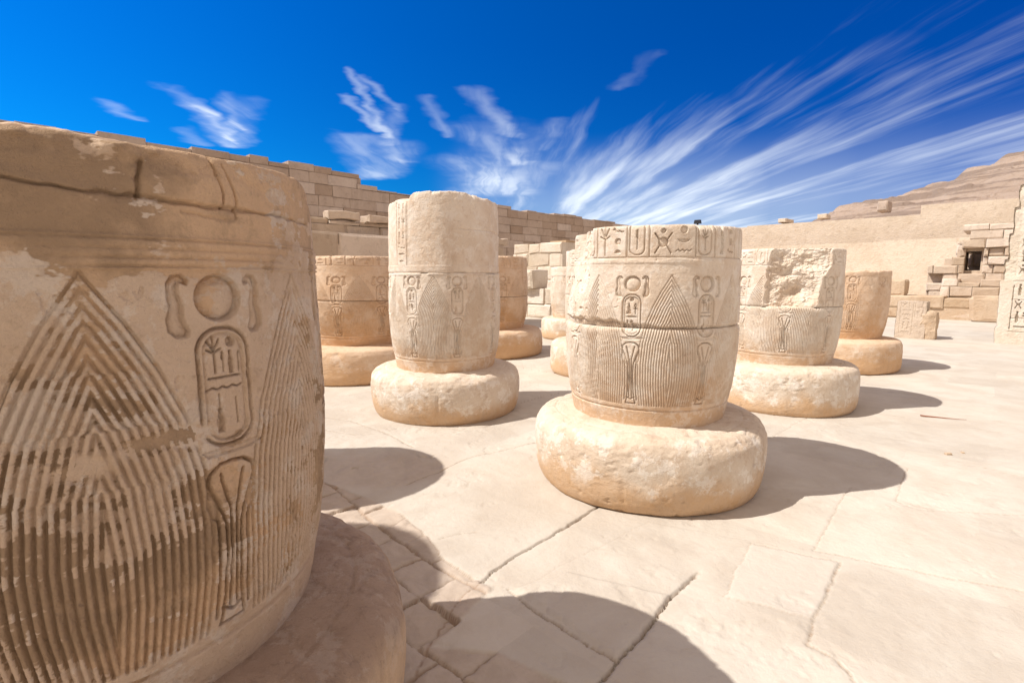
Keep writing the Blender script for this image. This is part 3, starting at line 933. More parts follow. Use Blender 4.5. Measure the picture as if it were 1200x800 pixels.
def box_mesh(w, d, h, seed, rough=.03, sub=5):
    """a worn stone block: subdivided box with noise and softened edges"""
    nx, ny, nz = sub, sub, sub
    pts = {}
    co, fq = [], []
    def vid(i, j, k):
        if (i, j, k) not in pts:
            pts[(i, j, k)] = len(co)
            co.append((i / nx - .5, j / ny - .5, k / nz))
        return pts[(i, j, k)]
    for i in range(nx):
        for j in range(ny):
            fq.append((vid(i, j, 0), vid(i, j + 1, 0), vid(i + 1, j + 1, 0), vid(i + 1, j, 0)))
            fq.append((vid(i, j, nz), vid(i + 1, j, nz), vid(i + 1, j + 1, nz), vid(i, j + 1, nz)))
    for i in range(nx):
        for k in range(nz):
            fq.append((vid(i, 0, k), vid(i + 1, 0, k), vid(i + 1, 0, k + 1), vid(i, 0, k + 1)))
            fq.append((vid(i, ny, k), vid(i, ny, k + 1), vid(i + 1, ny, k + 1), vid(i + 1, ny, k)))
    for j in range(ny):
        for k in range(nz):
            fq.append((vid(0, j, k), vid(0, j, k + 1), vid(0, j + 1, k + 1), vid(0, j + 1, k)))
            fq.append((vid(nx, j, k), vid(nx, j + 1, k), vid(nx, j + 1, k + 1), vid(nx, j, k + 1)))
    c = np.array(co)
    q = c.copy(); q[:, 2] -= .5
    a = np.abs(q) * 2
    edge = np.sort(a, 1)[:, 1]                       # near an edge when two coordinates are near 1
    shrink = 1 - .07 * sstep(.7, 1.0, edge)
    c = np.stack([q[:, 0] * shrink * w, q[:, 1] * shrink * d, (q[:, 2] * shrink + .5) * h], -1)
    for ax in range(3):
        c[:, ax] += fbm(c[:, 0], c[:, 1], c[:, 2], 1.6 / max(w, .2), 3, .6, seed * 7 + ax) * rough * 2
    return mesh_np('block', c, np.array(fq), smooth=False)


def block(label, x, y, z, w, d, h, rz, seed, mat, group, rough=.03, cat='stone block'):
    me = box_mesh(w, d, h, seed, rough, 7)
    o = link('stone_block', me, mat)
    o.location = (x, y, z)
    o.rotation_euler = (0, 0, rz)
    tag(o, label, cat, group)
    return o


A45 = R(45)
gb = 'loose blocks lying on the left ruined walls'
for k, (s, t_, z, w, d, h, lb) in enumerate([
        (-13.3, 7.0, 3.13, .9, .5, .22, 'flat loose slab on the low shaded wall, nearest the big column'),
        (-13.2, 8.1, 3.12, 1.0, .55, .20, 'second flat slab along the low shaded wall'),
        (-13.2, 9.3, 3.10, .45, .5, .26, 'pale upright loose block catching sun on the low shaded wall'),
        (-12.2, 9.1, 2.66, .32, .5, .28, 'small pale block catching sun on the lower ledge'),
        (-12.2, 10.6, 2.64, .5, .5, .25, 'broken block on the lower ledge, nearer the tall stub column'),
        (-12.2, 11.8, 2.62, .7, .5, .22, 'wedge shaped slab on the lower ledge right beside the tall stub column')]):
    p = plan(s, t_)
    block(lb, p[0], p[1], z, w, d, h, A45 + (k % 3 - 1) * .2, 20 + k, MAT['ruin'], gb, .04)
p = plan(-13.6, 15.2)
block('square pale block standing on the low plinth behind the columns', p[0], p[1], 1.14, .95, .8, .72, A45, 31, MAT['ruin_pale'], None, .03)
p = plan(-15.4, 15.4)
block('brown weathered block on the low plinth beside the square pale block', p[0], p[1], 1.14, .7, .7, .68, A45 + .1, 32, MAT['ruin_orange'], None, .04)
p = plan(-3.6, 25.7)
block('smooth sandstone block on the low terrace with a dark shaded end', p[0], p[1], .84, 1.3, .9, .66, R(-45), 33, MAT['ruin_orange'], None, .015)
p = plan(.6, 24.75)
block('large orange layered boulder block projecting from the low terrace', p[0], p[1], 0, 3.2, .7, .92, R(-45), 34, MAT['ruin_orange'], None, .05)
gw = 'blocks left on top of the far wall'
for k, (px_, zz, w, h, lb) in enumerate([(-26.6, 7.0, 4.2, .55, 'low pale block on the far wall below the dark floodlight'), (-18.1, 7.3, 2.6, .45, 'small flat block on the far wall, left of the hill'),
                                         (-14.5, 7.45, 1.6, .5, 'small block on the far wall between the flat block and the tall boulder'),
                                         (-9.4, 7.75, 1.9, 1.0, 'tall dark boulder on the far wall at the foot of the hill')]):
    p = plan(px_, 61.2)
    block(lb, p[0], p[1], zz, w, .9, h, A45, 41 + k, MAT['wall_pale'] if k < 3 else MAT['wall_dark'], gw, .05)

# floodlight on the far wall
fl = empty('floodlight', (*plan(-27.9, 61.0), 7.0), R(-40))
tag(fl, 'tiny dark floodlight on a post on top of the far wall', 'floodlight')
mdk = bpy.data.materials.new('dark_painted_metal'); mdk.use_nodes = True
pb = mdk.node_tree.nodes['Principled BSDF']; pb.inputs['Base Color'].default_value = (.03, .03, .035, 1); pb.inputs['Roughness'].default_value = .5; pb.inputs['Metallic'].default_value = .4


def simple_box(name, x0, x1, y0, y1, z0, z1, mat, parent, taper=.1):
    tx = (x1 - x0) * taper
    co = [(x0, y0, z0), (x1, y0, z0), (x1, y1, z0), (x0, y1, z0), (x0 + tx, y0, z1), (x1 - tx, y0, z1), (x1 - tx, y1, z1), (x0 + tx, y1, z1)]
    f = [(0, 3, 2, 1), (4, 5, 6, 7), (0, 1, 5, 4), (1, 2, 6, 5), (2, 3, 7, 6), (3, 0, 4, 7)]
    return link(name, mesh_np(name, np.array(co), np.array(f), smooth=False), mat, parent)


simple_box('post', -.10, .10, -.10, .10, 0, .95, mdk, fl)
simple_box('lamp_head', -.42, .42, -.2, .2, .95, 1.4, mdk, fl)


# ------------------------------------------------------------------ hill
def build_hill():
    nx, ny = 520, 420
    X = np.linspace(60, 900, nx); Y = np.linspace(140, 700, ny)
    x, y = np.meshgrid(X, Y)
    # silhouette seen from the court: rises to the right; ratio x/y gives bearing
    b = x / y
    prof = np.interp(b, [.40, .62, .72, .80, .86, .92, .99, 1.1, 1.3, 1.8, 3], [0, .128, .150, .168, .196, .218, .240, .30, .34, .36, .30])
    dist = np.hypot(x, y)
    front = sstep(150, 330, dist * 1.0)
    H = prof * y * .985 * (.30 + .70 * front) * sstep(760, 560, np.maximum(dist, 0)) if False else None
    ridge = 300.0
    k = np.clip((y - 150) / (ridge - 150), 0, 1)
    H = prof * ridge * (k ** .8)
    H = np.where(y > ridge, prof * ridge * (1 - (y - ridge) / 900), H)
    H += fbm(x, y, 0, .02, 5, .55, 3) * 3.0 * sstep(.42, .7, b)
    # rock ledges
    lv = H / 9.0
    fr = lv - np.floor(lv)
    H = (np.floor(lv) + sstep(.0, .55, fr) * .55 + fr * .45) * 9.0
    H += fbm(x, y, 4, .07, 5, .65, 9) * 2.2 * sstep(.42, .6, b)
    out_ = sstep(.05, .3, fbm(x, y, 8, .06, 4, .7, 19)) * np.exp(-((fr - .6) / .2) ** 2)
    H += out_ * 1.3
    H = np.where(b < .42, -1, H)
    co = np.stack([x, y, H], -1).reshape(-1, 3)
    o = link('hill', mesh_np('hill', co, grid_quads(ny, nx), smooth=False), MAT['hill'])
    tag(o, 'bare pinkish rocky desert hill rising beyond the temple walls', kind='structure')


build_hill()

# ------------------------------------------------------------------ columns
RZ = np.array([.537, .56, .60, .66, .75, .90, 1.05, 1.20, 1.40, 1.66, 2.0, 2.6])
RR = np.array([.590, .593, .600, .612, .632, .652, .662, .667, .664, .655, .652, .636])


def shaft_radius(z, col=None):
    return np.interp(z, RZ, RR)


def drum(name, parent, mat, z0, ztop, az0, az1, fine, coarse, dz, relief, noise_amp=.003, top_rag=.012, seed=1, cap=True, chips=.5, extra=None, top_fn=None, wear_fn=None, scale_r=1.0, broken_top=0.0):
    """one turned stone drum; relief(A,Z)->height; finer columns between angles az0..az1 (deg)"""
    A = []
    a = az0
    while a < az0 + 360 - 1e-6:
        A.append(a)
        a += fine if a < az1 else coarse
    A = np.radians(np.array(A)); na = len(A)
    nz = int((ztop - z0) / dz) + 2
    zt = ztop + top_rag * fbm(np.cos(A) * 2, np.sin(A) * 2, 0, 2.2, 4, .6, seed) - broken_top * np.maximum(0, fbm(np.cos(A), np.sin(A), 5, 1.5, 3, .6, seed + 5))
    if top_fn is not None:
        zt = top_fn(A, zt)
    T = np.linspace(0, 1, nz)
    Z = z0 + (zt[None, :] - z0) * T[:, None]
    AA = np.broadcast_to(A[None, :], Z.shape)
    r = shaft_radius(Z) * scale_r
    cx, cy = np.cos(AA) * .66, np.sin(AA) * .66
    H = relief(AA, Z)
    # erosion: softens the relief in places
    er = sstep(.15, .5, fbm(cx, cy, Z, 1.9, 5, .6, seed + 3))
    H = H * (1 - .40 * er) - er * .003
    H = H + fbm(cx, cy, Z, 3.2, 6, .6, seed + 9) * noise_amp * 2
    H = H + fbm(cx, cy, Z, 22, 4, .65, seed + 11) * .0022
    ch = sstep(.42, .5, fbm(cx, cy, Z, 7, 5, .62, seed + 21))
    H = H - ch * .006 * chips
    # rounded, nibbled rims
    top_d = zt[None, :] - Z
    rim = .010 * (1 + .9 * fbm(cx, cy, Z * 0, 9, 3, .6, seed + 31))
    H = H - .012 * np.exp(-np.maximum(top_d, 0) / np.maximum(rim, .003))
    nib = sstep(.15, .45, fbm(cx, cy, Z * 0, 6, 4, .6, seed + 33))
    H = H - .018 * nib * np.exp(-(top_d / .02) ** 2)
    bot = Z - z0
    H = H - (.008 + .015 * sstep(.1, .5, fbm(cx, cy, Z * 0, 5, 4, .6, seed + 41))) * np.exp(-(bot / .012) ** 2) * (z0 > .7)
    if extra is not None:
        H = extra(AA, Z, H, top_d)
    r = r + H
    rows = [np.stack([r * np.cos(AA), r * np.sin(AA), Z], -1)]
    wear = [np.zeros(Z.shape) if wear_fn is None else wear_fn(AA, Z)]
    if cap:
        rt = r[-1]
        for f in (.985, .95, .88, .78, .64, .48, .3, .14, .0):
            rr = rt * f
            x_, y_ = rr * np.cos(A), rr * np.sin(A)
            w = f ** 6
            zz = zt * w + (1 - w) * float(np.mean(zt)) + (1 - f) ** .3 * .004 + fbm(x_, y_, 0 * x_, 5, 4, .6, seed + 51) * .012 * sstep(1, .8, f)
            rows.append(np.stack([x_, y_, zz], -1)[None])
            wear.append(np.full((1, na), .1))
    P = np.concatenate(rows, 0)
    W = np.concatenate(wear, 0)
    me = mesh_np(name, P.reshape(-1, 3), grid_quads(P.shape[0], na, True), attrs={'wear': W})
    return link(name, me, mat, parent)


BASE_PROFILES = {
    'round': [(.78, -.03), (.842, 0), (.868, .05), (.888, .12), (.900, .20), (.905, .28), (.903, .37), (.892, .44), (.862, .492), (.815, .520), (.70, .534), (.60, .542), (.4, .545), (0, .545)],
    'boxy': [(.80, -.03), (.868, 0), (.892, .04), (.902, .12), (.903, .25), (.902, .36), (.895, .44), (.872, .50), (.83, .530), (.75, .541), (.68, .544), (.60, .546), (.4, .546), (0, .546)],
}


def base(parent, mat, kind='round', seed=1, na=260, amp=.008, chip=.6, rim_chips=0.018):
    pr = np.array(BASE_PROFILES[kind])
    s = np.concatenate([[0], np.cumsum(np.hypot(*np.diff(pr, axis=0).T))])
    n = 120 if na > 200 else 60
    ss = np.linspace(0, s[-1] - .42, n)
    ss = np.concatenate([ss, [s[-1] - .3, s[-1] - .15, s[-1]]])
    r0 = np.interp(ss, s, pr[:, 0]); z0 = np.interp(ss, s, pr[:, 1])
    # smooth profile
    for _ in range(3):
        r0[1:-1] = (r0[:-2] + 2 * r0[1:-1] + r0[2:]) / 4; z0[1:-1] = (z0[:-2] + 2 * z0[1:-1] + z0[2:]) / 4
    dr = np.gradient(r0); dz = np.gradient(z0); l = np.hypot(dr, dz) + 1e-9
    nr, nz_ = dz / l, -dr / l
    A = np.linspace(0, 2 * np.pi, na, endpoint=False)
    AA, R0 = np.meshgrid(A, r0); Z0 = np.broadcast_to(z0[:, None], AA.shape)
    cx, cy = np.cos(AA) * R0, np.sin(AA) * R0
    H = fbm(cx, cy, Z0, 1.1, 3, .5, seed) * amp * 2.2 + fbm(cx, cy, Z0, 4.5, 6, .62, seed + 3) * amp * 1.2
    flake = sstep(.08, .22, fbm(cx, cy, Z0, 5, 5, .62, seed + 7)) * sstep(.12, .25, Z0) * sstep(.53, .42, Z0)
    H -= flake * .007 * chip
    pits = sstep(.35, .55, fbm(cx, cy, Z0, 16, 4, .6, seed + 8))
    H -= pits * .010 * chip
    H -= rim_chips * sstep(.1, .4, fbm(cx, cy, Z0, 3, 4, .6, seed + 19)) * np.exp(-((Z0 - .5) / .06) ** 2)
    H -= .007 * np.exp(-((R0 - (.735 + .008 * np.sin(AA * 3))) / .005) ** 2) * (Z0 > .5)
    for sj in range(3):
        aj = (seed * 1.7 + sj * 2.3) % 6.283
        dj = np.abs((AA - aj - .05 * fbm(cx, cy, Z0, 4, 3, .6, seed + 60 + sj) + math.pi) % (2 * math.pi) - math.pi) * R0
        H -= .010 * np.exp(-(dj / .006) ** 2) * sstep(-.2, .1, fbm(cx, cy, Z0 * 3, 3, 3, .5, seed + 70 + sj))
    crk = np.abs(fbm(cx, cy, Z0 * 1.5, 2.4, 5, .6, seed + 81))
    H -= .006 * np.exp(-(crk / .012) ** 2) * sstep(.0, .3, fbm(cx, cy, Z0, 1.4, 3, .5, seed + 82))
    H *= sstep(.0, .5, R0)
    r = R0 + H * nr[:, None]; z = Z0 + H * nz_[:, None]
    P = np.stack([r * np.cos(AA), r * np.sin(AA), z], -1)
    me = mesh_np('base', P.reshape(-1, 3), grid_quads(P.shape[0], na, True))
    return link('base', me, mat, parent)


CP = {'near': (-1.287, 1.529), 'tall': (-.81, 6.194), 'centre': (1.104, 4.095), 'broken': (3.461, 6.553), 'far': (5.951, 9.163),
      'backl': (-2.54, 8.52), 'backm': (-.54, 10.85), 'backr': (1.561, 8.613), 'hid': (-3.24, 3.72), 'farm': (1.68, 13.5), 'out': (-5.15, 1.85)}
GC = 'broken papyrus columns standing on round bases in the court'


def col_root(key, label):
    o = empty('stone_column', (*CP[key], 0))
    if key in ('backl', 'backm'):
        o.scale = (1.31, 1.31, 1)
    tag(o, label, 'column', GC, 'thing')
    return o


# --- near column, most finely cut
def near_relief(A, Z):
    H = shaft_relief(A, Z, R(-27.5), 1.6, 0)
    S = A * .66
    cx, cy = np.cos(A) * .66, np.sin(A) * .66
    brk = sstep(.22, .34, fbm(cx, cy, Z * .7, 22, 4, .6, 401)) * (Z < 1.6) * (Z > .7)
    H = H - .004 * brk * (H > -.003)
    bl = sstep(.3, -.3, (np.hypot((S + .44) / .10, (Z - 1.235) / .024) - 1) + .8 * fbm(cx, cy, Z, 18, 4, .6, 402))
    bl = np.maximum(bl, sstep(.3, -.3, (np.hypot((S + .60) / .05, (Z - 1.20) / .03) - 1) + .8 * fbm(cx, cy, Z, 18, 4, .6, 403)))
    H = H * (1 - bl) + bl * (-.007)
    # masonry joints and slumps of the plain drum above the bands
    m = Z > 1.69
    def crk(pts, w, d):
        sd = sd_line(S + .006 * vnoise(S * 40, Z * 40, 0, 3), Z + .004 * vnoise(S * 40, Z * 40, 4, 3), pts, 0)
        w = w * (.5 + .7 * np.abs(vnoise(S * 30, Z * 30, 9, 4)) + .2)
        return -d * np.exp(-(sd / w) ** 2) - d * .08 * np.exp(-(sd / (3 * w)) ** 2)
    H = H + crk([(-.9, 1.79), (-.67, 1.785), (-.60, 1.772), (-.47, 1.768), (-.30, 1.760), (-.2, 1.765), (.1, 1.76)], .0038, .012)
    H = H + crk([(-.462, 1.768), (-.462, 1.81), (-.452, 1.845)], .004, .014)
    H = H + crk([(-.285, 1.76), (-.288, 1.82), (-.296, 1.88)], .0035, .012)
    H = H + crk([(-.245, 1.745), (-.252, 1.81), (-.262, 1.87)], .003, .010)
    H = H + crk([(-.38, 1.745), (-.30, 1.735), (-.25, 1.74)], .004, .005)
    # flaked hollow under the rim
    fl = sstep(.02, -.02, sd_poly(S + .02 * vnoise(S * 12, Z * 12, 1, 8), Z + .01 * vnoise(S * 14, Z * 14, 2, 8),
                                  [(-.60, 1.772), (-.47, 1.772), (-.47, 1.80), (-.42, 1.83), (-.36, 1.835), (-.37, 1.86), (-.55, 1.86), (-.75, 1.83)]))
    H = H - fl * .012
    fl2 = sstep(.006, -.006, sd_poly(S, Z, [(-.285, 1.765), (-.44, 1.77), (-.45, 1.81), (-.39, 1.825), (-.29, 1.835)]))
    H = H + fl2 * .006
    return H


def near_wear(A, Z):
    """positive = pale wash kept, negative = brown stone bare"""
    S = A * .66
    cx, cy = np.cos(A) * .66, np.sin(A) * .66
    W = np.full(Z.shape, .02)
    W -= .09 * sstep(1.58, 1.64, Z) + .05 * sstep(-.3, -.6, S) * sstep(1.68, 1.78, Z) - .05 * sstep(1.70, 1.74, Z) * sstep(1.79, 1.75, Z)
    W += .07 * sstep(1.72, 1.76, Z) * sstep(-.25, .0, S)
    W -= .045 * sstep(1.30, 1.0, Z) * sstep(.25, -.2, S + .30)
    # pale field around the cartouche and left of the leaf
    W += .12 * np.exp(-(((S + .31) / .12) ** 2 + ((Z - 1.40) / .16) ** 2))
    W += .10 * np.exp(-(((S + .72) / .10) ** 2 + ((Z - 1.50) / .12) ** 2))
    W += .10 * np.exp(-(((S + .45) / .06) ** 2 + ((Z - 1.5) / .10) ** 2))
    W -= .20 * np.exp(-(((S + .45) / .09) ** 2 + ((Z - 1.24) / .022) ** 2))
    W -= .16 * np.exp(-(((S + .58) / .16) ** 2 + ((Z - 1.42) / .10) ** 2)) * .5
    W += .12 * np.exp(-(((S + .02) / .12) ** 2 + ((Z - 1.2) / .5) ** 2))
    W -= .05 * np.exp(-((Z - .93) / .05) ** 2)
    W += .11 * fbm(cx, cy, Z * .6, 8, 4, .7, 501) * sstep(1.3, 1.1, Z)
    W += .10 * sstep(.76, .70, Z)
    # ribs paler, grooves browner
    h = shaft_relief(A, Z, R(-27.5), 1.0, 0)
    W += np.where(h > -.0018, .028, -.028) * (Z < 1.6)
    a = fbm(cx, cy, Z * .6, 4.5, 6, .68, 601)
    b = fbm(cx, cy, Z * 2.2, 9, 5, .7, 602)
    m = a * .6 + b * .4 + W * 2.0 + .03
    return sstep(-.05, .05, m)


def near_extra(A, Z, H, td):
    # rough broken lip
    lip = sstep(.05, .35, fbm(np.cos(A) * .66, np.sin(A) * .66, Z * 2, 4, 4, .6, 91)) * np.exp(-(td / .05) ** 2)
    return H - .02 * lip + .0016 * near_wear(A, Z)


c = col_root('near', 'huge carved column stub close by in shade, with tall ribbed leaf and cartouche')
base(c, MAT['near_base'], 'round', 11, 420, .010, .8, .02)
drum('shaft', c, MAT['near'], .53, 1.885, -80, 24, .14, 1.0, .0021, near_relief, .003, .012, 12, wear_fn=near_wear, extra=near_extra, chips=.6)

# --- centre column: two drums, signs round the top
c = col_root('centre', 'central carved column stub in full sun with large signs round its top')
base(c, MAT['base'], 'round', 21, 380, .007, .9)
PH = R(-115.5)


def cen_low(A, Z):
    return shaft_relief(A, Z, PH, 1.8, 1)


def cen_up(A, Z):
    H = shaft_relief(A, Z, PH, 1.8, 1)
    H = np.minimum(H, frieze(A, Z, 1.735, 1.955, 4, 1.6))
    return H


def cen_up_extra(A, Z, H, td):
    d = np.degrees(A) % 360
    rough = sstep(222, 205, d) * sstep(150, 165, d) * sstep(1.25, 1.36, Z)
    cx, cy = np.cos(A) * .66, np.sin(A) * .66
    H = H * (1 - rough) + rough * (-.016 - .13 * sstep(1.35, 1.95, Z) * sstep(225, 195, d) + .010 * fbm(cx, cy, Z, 14, 4, .65, 5) - .012 * sstep(.2, .5, fbm(cx, cy, Z, 30, 2, .5, 6)))
    # ragged plaster edge above the bands
    e = 1.715 + .016 * fbm(cx, cy, 0 * Z, 6, 3, .6, 66)
    H = H + .003 * sstep(.002, -.002, Z - e) * (Z > 1.69)
    # upper drum sits slightly out on the right and its lower lip is broken away
    dd = (np.degrees(A) + 180) % 360 - 180
    amt = .35 + .65 * np.maximum(sstep(-95, -125, dd), sstep(150, 165, dd))
    lip = .045 * amt * (1 + 1.2 * fbm(cx, cy, 0 * Z, 5, 4, .6, 67))
    H = H - .035 * amt * sstep(1.252 + lip * 1.15, 1.248 + lip * .7, Z)
    return H


drum('drum', c, MAT['shaft'], .53, 1.245, -175, 5, .30, 1.2, .0034, cen_low, .003, .004, 22, chips=.5)
drum('drum', c, MAT['shaft'], 1.249, 1.945, -190, 5, .30, 1.2, .0034, cen_up, .003, .006, 23, chips=.6, extra=cen_up_extra, broken_top=.01)

# --- tall column
c = col_root('tall', 'tallest column stub, smooth pale upper drum with a strip of signs on its left edge')
base(c, MAT['base'], 'round', 31, 300, .007, .7)


def tall_rel(A, Z):
    return shaft_relief(A, Z, R(-116), .95, 1)


def tall_up(A, Z):
    S = A * .66
    H = shaft_relief(A, Z, R(-116), .95, 1)
    H = np.minimum(H, sign_column(S, Z, R(-128.5) * .66, .17, 1.72, 2.40, 3, .016))
    H = np.where((np.abs(S - R(-128.5) * .66) > .1) & (Z > 1.72), H - .004, H)
    return H


def tall_extra(A, Z, H, td):
    cx, cy = np.cos(A) * .66, np.sin(A) * .66
    d = np.degrees(A)
    rough = sstep(-90, -72, d) * sstep(-45, -60, d) * np.exp(-(td / .11) ** 2)
    H = H - rough * (.015 + .02 * fbm(cx, cy, Z, 9, 4, .6, 8))
    H = H - .02 * np.exp(-(td / .05) ** 2) * sstep(-.1, .4, fbm(cx, cy, 0 * Z, 4, 3, .6, 10))
    H = H - .010 * np.exp(-((Z - 2.1 - .03 * fbm(cx, cy, 0 * Z, 2, 3, .5, 1)) / .008) ** 2) * sstep(-80, -60, d)
    return H


def tall_top(A, zt):
    d = np.degrees(A)
    return zt - .075 * sstep(-112, -122, d) - .05 * sstep(-75, -20, d)


drum('drum', c, MAT['shaft'], .53, 1.64, -175, 5, .45, 1.5, .0045, tall_rel, .003, .0, 32, cap=False)
drum('drum', c, MAT['shaft'], 1.6405, 2.50, -175, 5, .45, 1.5, .0045, tall_up, .005, .025, 33, extra=tall_extra, top_fn=tall_top)

# --- broken-faced column
c = col_root('broken', 'column stub with a rough gouge torn from its upper drum, right of the central one')
base(c, MAT['base'], 'boxy', 41, 300, .007, 1.0, .01)


def brk_rel(A, Z):
    return shaft_relief(A, Z, R(-114.5), .95, 1)


def brk_up(A, Z):
    return np.minimum(shaft_relief(A, Z, R(-114.5), .95, 1), frieze(A, Z, 1.74, 1.92, 14))


def brk_extra(A, Z, H, td):
    cx, cy = np.cos(A) * .66, np.sin(A) * .66
    d = np.degrees(A) + 6 * fbm(cx, cy, Z, 5, 4, .6, 71)
    left = np.interp(Z, [1.25, 1.5, 1.93], [-134, -133, -128])
    right = np.interp(Z, [1.25, 1.6, 1.72, 1.93], [-85, -82, -73, -72])
    m = sstep(left - 1.2, left + 1.2, d) * sstep(right + 1.2, right - 1.2, d)
    mid = (np.degrees(A) - (left + right) / 2) / ((right - left) / 2)
    deep = .035 + .10 * np.clip(1 - mid ** 2, 0, 1) * (.7 + .3 * sstep(1.25, 1.5, Z))
    rk = fbm(cx * 1.0, cy * 1.0, Z * 1.5, 3.2, 6, .6, 72) * .085
    st = fbm(cx * .6, cy * .6, Z * 2.6, 6, 4, .6, 73)
    rk2 = np.round(st * 3) / 3 * .018
    hollow = .06 * np.exp(-(((np.degrees(A) + 103) / 9) ** 2 + ((Z - 1.42) / .10) ** 2))
    return H * (1 - m) + m * (-deep + rk + rk2 - hollow)


drum('drum', c, MAT['shaft'], .53, 1.246, -178, 0, .45, 1.5, .0045, brk_rel, .003, .004, 42)
drum('drum', c, MAT['shaft'], 1.250, 1.925, -178, 0, .40, 1.5, .0042, brk_up, .003, .006, 43, extra=brk_extra)

# --- the rest
c = col_root('far', 'short smooth ochre column stub with worn top, beyond the gouged one')
base(c, MAT['base_orange'], 'boxy', 51, 240, .007, .6)


def far_rel(A, Z):
    d = np.degrees(A)
    keep = np.maximum(sstep(-96, -110, d), sstep(1.40, 1.46, Z))
    return shaft_relief(A, Z, R(-114), .8, 0) * keep


drum('shaft', c, MAT['shaft_orange'], .53, 1.70, -178, 0, .6, 2.0, .006, far_rel, .004, .025, 52, broken_top=.04)

c = col_root('backl', 'ochre column stub in back row between the huge near column and the tall stub')
base(c, MAT['base_orange'], 'boxy', 61, 240, .007, .5)


def bl_rel(A, Z): return shaft_relief(A, Z, R(-96), .9, 0)


def bl_up(A, Z):
    H = shaft_relief(A, Z, R(-96), .9, 0)
    S = A * .66
    fr_ = frieze(A, Z, 1.77, 1.95, 24)
    d = np.degrees(A)
    return np.minimum(H, fr_)


drum('drum', c, MAT['shaft_orange'], .53, 1.235, -160, 20, .5, 2.0, .0052, bl_rel, .004, .004, 62)
drum('drum', c, MAT['shaft_orange'], 1.239, 1.905, -160, 20, .5, 2.0, .0052, bl_up, .004, .006, 63, chips=1)

c = col_root('backm', 'ochre column stub peeping out right of the tall stub, in back row')
base(c, MAT['base_orange'], 'boxy', 71, 200, .007, .5)
drum('drum', c, MAT['shaft_orange'], .53, 1.20, -160, 20, .6, 2.5, .006, lambda A, Z: shaft_relief(A, Z, R(-65), .9, 0), .004, .004, 72)
drum('drum', c, MAT['shaft_orange'], 1.204, 2.0, -160, 20, .6, 2.5, .006, lambda A, Z: np.minimum(shaft_relief(A, Z, R(-65), .9, 0), frieze(A, Z, 1.77, 2.0, 34)), .004, .006, 73, chips=1)

c = col_root('backr', 'pale column stub half hidden just behind the left side of the central one')
base(c, MAT['base'], 'boxy', 81, 200, .007, .8)
drum('drum', c, MAT['shaft'], .53, 1.30, -185, -5, .6, 2.5, .006, lambda A, Z: shaft_relief(A, Z, R(-160), .9, 0), .004, .004, 82)
drum('drum', c, MAT['shaft'], 1.304, 2.02, -185, -5, .6, 2.5, .006, lambda A, Z: np.minimum(shaft_relief(A, Z, R(-160), .9, 0), frieze(A, Z, 1.77, 2.0, 44)), .006, .02, 83, chips=1)

c = col_root('farm', 'pale column stub farthest back in the gap left of the central one')
base(c, MAT['base'], 'boxy', 91, 160, .007, .8)
drum('shaft', c, MAT['shaft'], .53, 1.84, -185, -5, .7, 2.5, .007, lambda A, Z: shaft_relief(A, Z, R(-160), .9, 0), .005, .02, 92)

# columns outside the picture whose shadows fall into it
c = col_root('hid', 'column stub hidden behind the huge near column, its round shadow on the broken paving')
base(c, MAT['base_orange'], 'boxy', 101, 160, .007, .5)
drum('shaft', c, MAT['shaft_orange'], .53, 2.5, -180, 0, 1.0, 3.0, .012, lambda A, Z: shaft_relief(A, Z, R(-60), .9, 0), .005, .02, 102)
c = col_root('out', 'taller column standing beyond the left edge, shading the small paving blocks')
base(c, MAT['base_orange'], 'boxy', 111, 160, .007, .5)
drum('shaft', c, MAT['shaft_orange'], .53, 5.0, -180, 0, 1.5, 3.0, .03, lambda A, Z: shaft_relief(A, Z, R(-60), .9, 0), .005, .03, 112, scale_r=1.12)


# ------------------------------------------------------------------ inscribed pillars
def slab_pillar(root, name, s0, s1, depth, z0, left_edge, top_edge, mat, relief, res, seed, foot=0.0):
    """front face lies in local XZ at y=0 facing -Y; left edge is a function x(z); closed body behind it"""
    nx = int((s1 - s0) / res) + 1
    zs = np.arange(z0, top_edge, res)
    U = np.linspace(0, 1, nx)
    L = left_edge(zs)[:, None]
    S = L + (s1 - L) * U[None, :]
    Z = np.broadcast_to(zs[:, None], S.shape)
    H = relief(S, Z) + fbm(S, Z, 0 * S, 6, 5, .6, seed) * .006
    H -= .02 * np.exp(-((S - L) / .012))
    Y = -H - .0 + (S - S)
    front = np.stack([S, Y, Z], -1)
    nb = 5
    cols = [front]
    # left side and back
    Ls = left_edge(zs)
    side = []
    for k in range(nb + 1):
        f = k / nb
        x = Ls + .01 * fbm(Ls, zs, 0 * zs + k, 5, 3, .6, seed + k)
        side.append(np.stack([x, np.full(zs.shape, f * depth + .004), zs], -1))
    side = np.stack(side[::-1], 1)
    G_ = np.concatenate([side, front, np.stack([np.full(zs.shape, s1), np.full(zs.shape, depth), zs], -1)[:, None, :]], 1)
    nr, nc = G_.shape[:2]
    co = G_.reshape(-1, 3)
    q = grid_quads(nr, nc)
    base_ = len(co)
    # top cap
    top = G_[-1]
    ctr = top.mean(0)
    co = np.concatenate([co, ctr[None]])
    last = (nr - 1) * nc
    tris = [(last + i, last + i + 1, base_) for i in range(nc - 1)] + [(last + nc - 1, last, base_)]
    me = mesh_np(name, co, q, np.array(tris), smooth=True)
    return link(name, me, mat, root)


pr_ = empty('inscribed_pillar', (11.70, 12.30, 0), R(-45.8))
tag(pr_, 'tall pale pillar cut with rows of signs, cropped by the right edge', 'pillar', kind='thing')


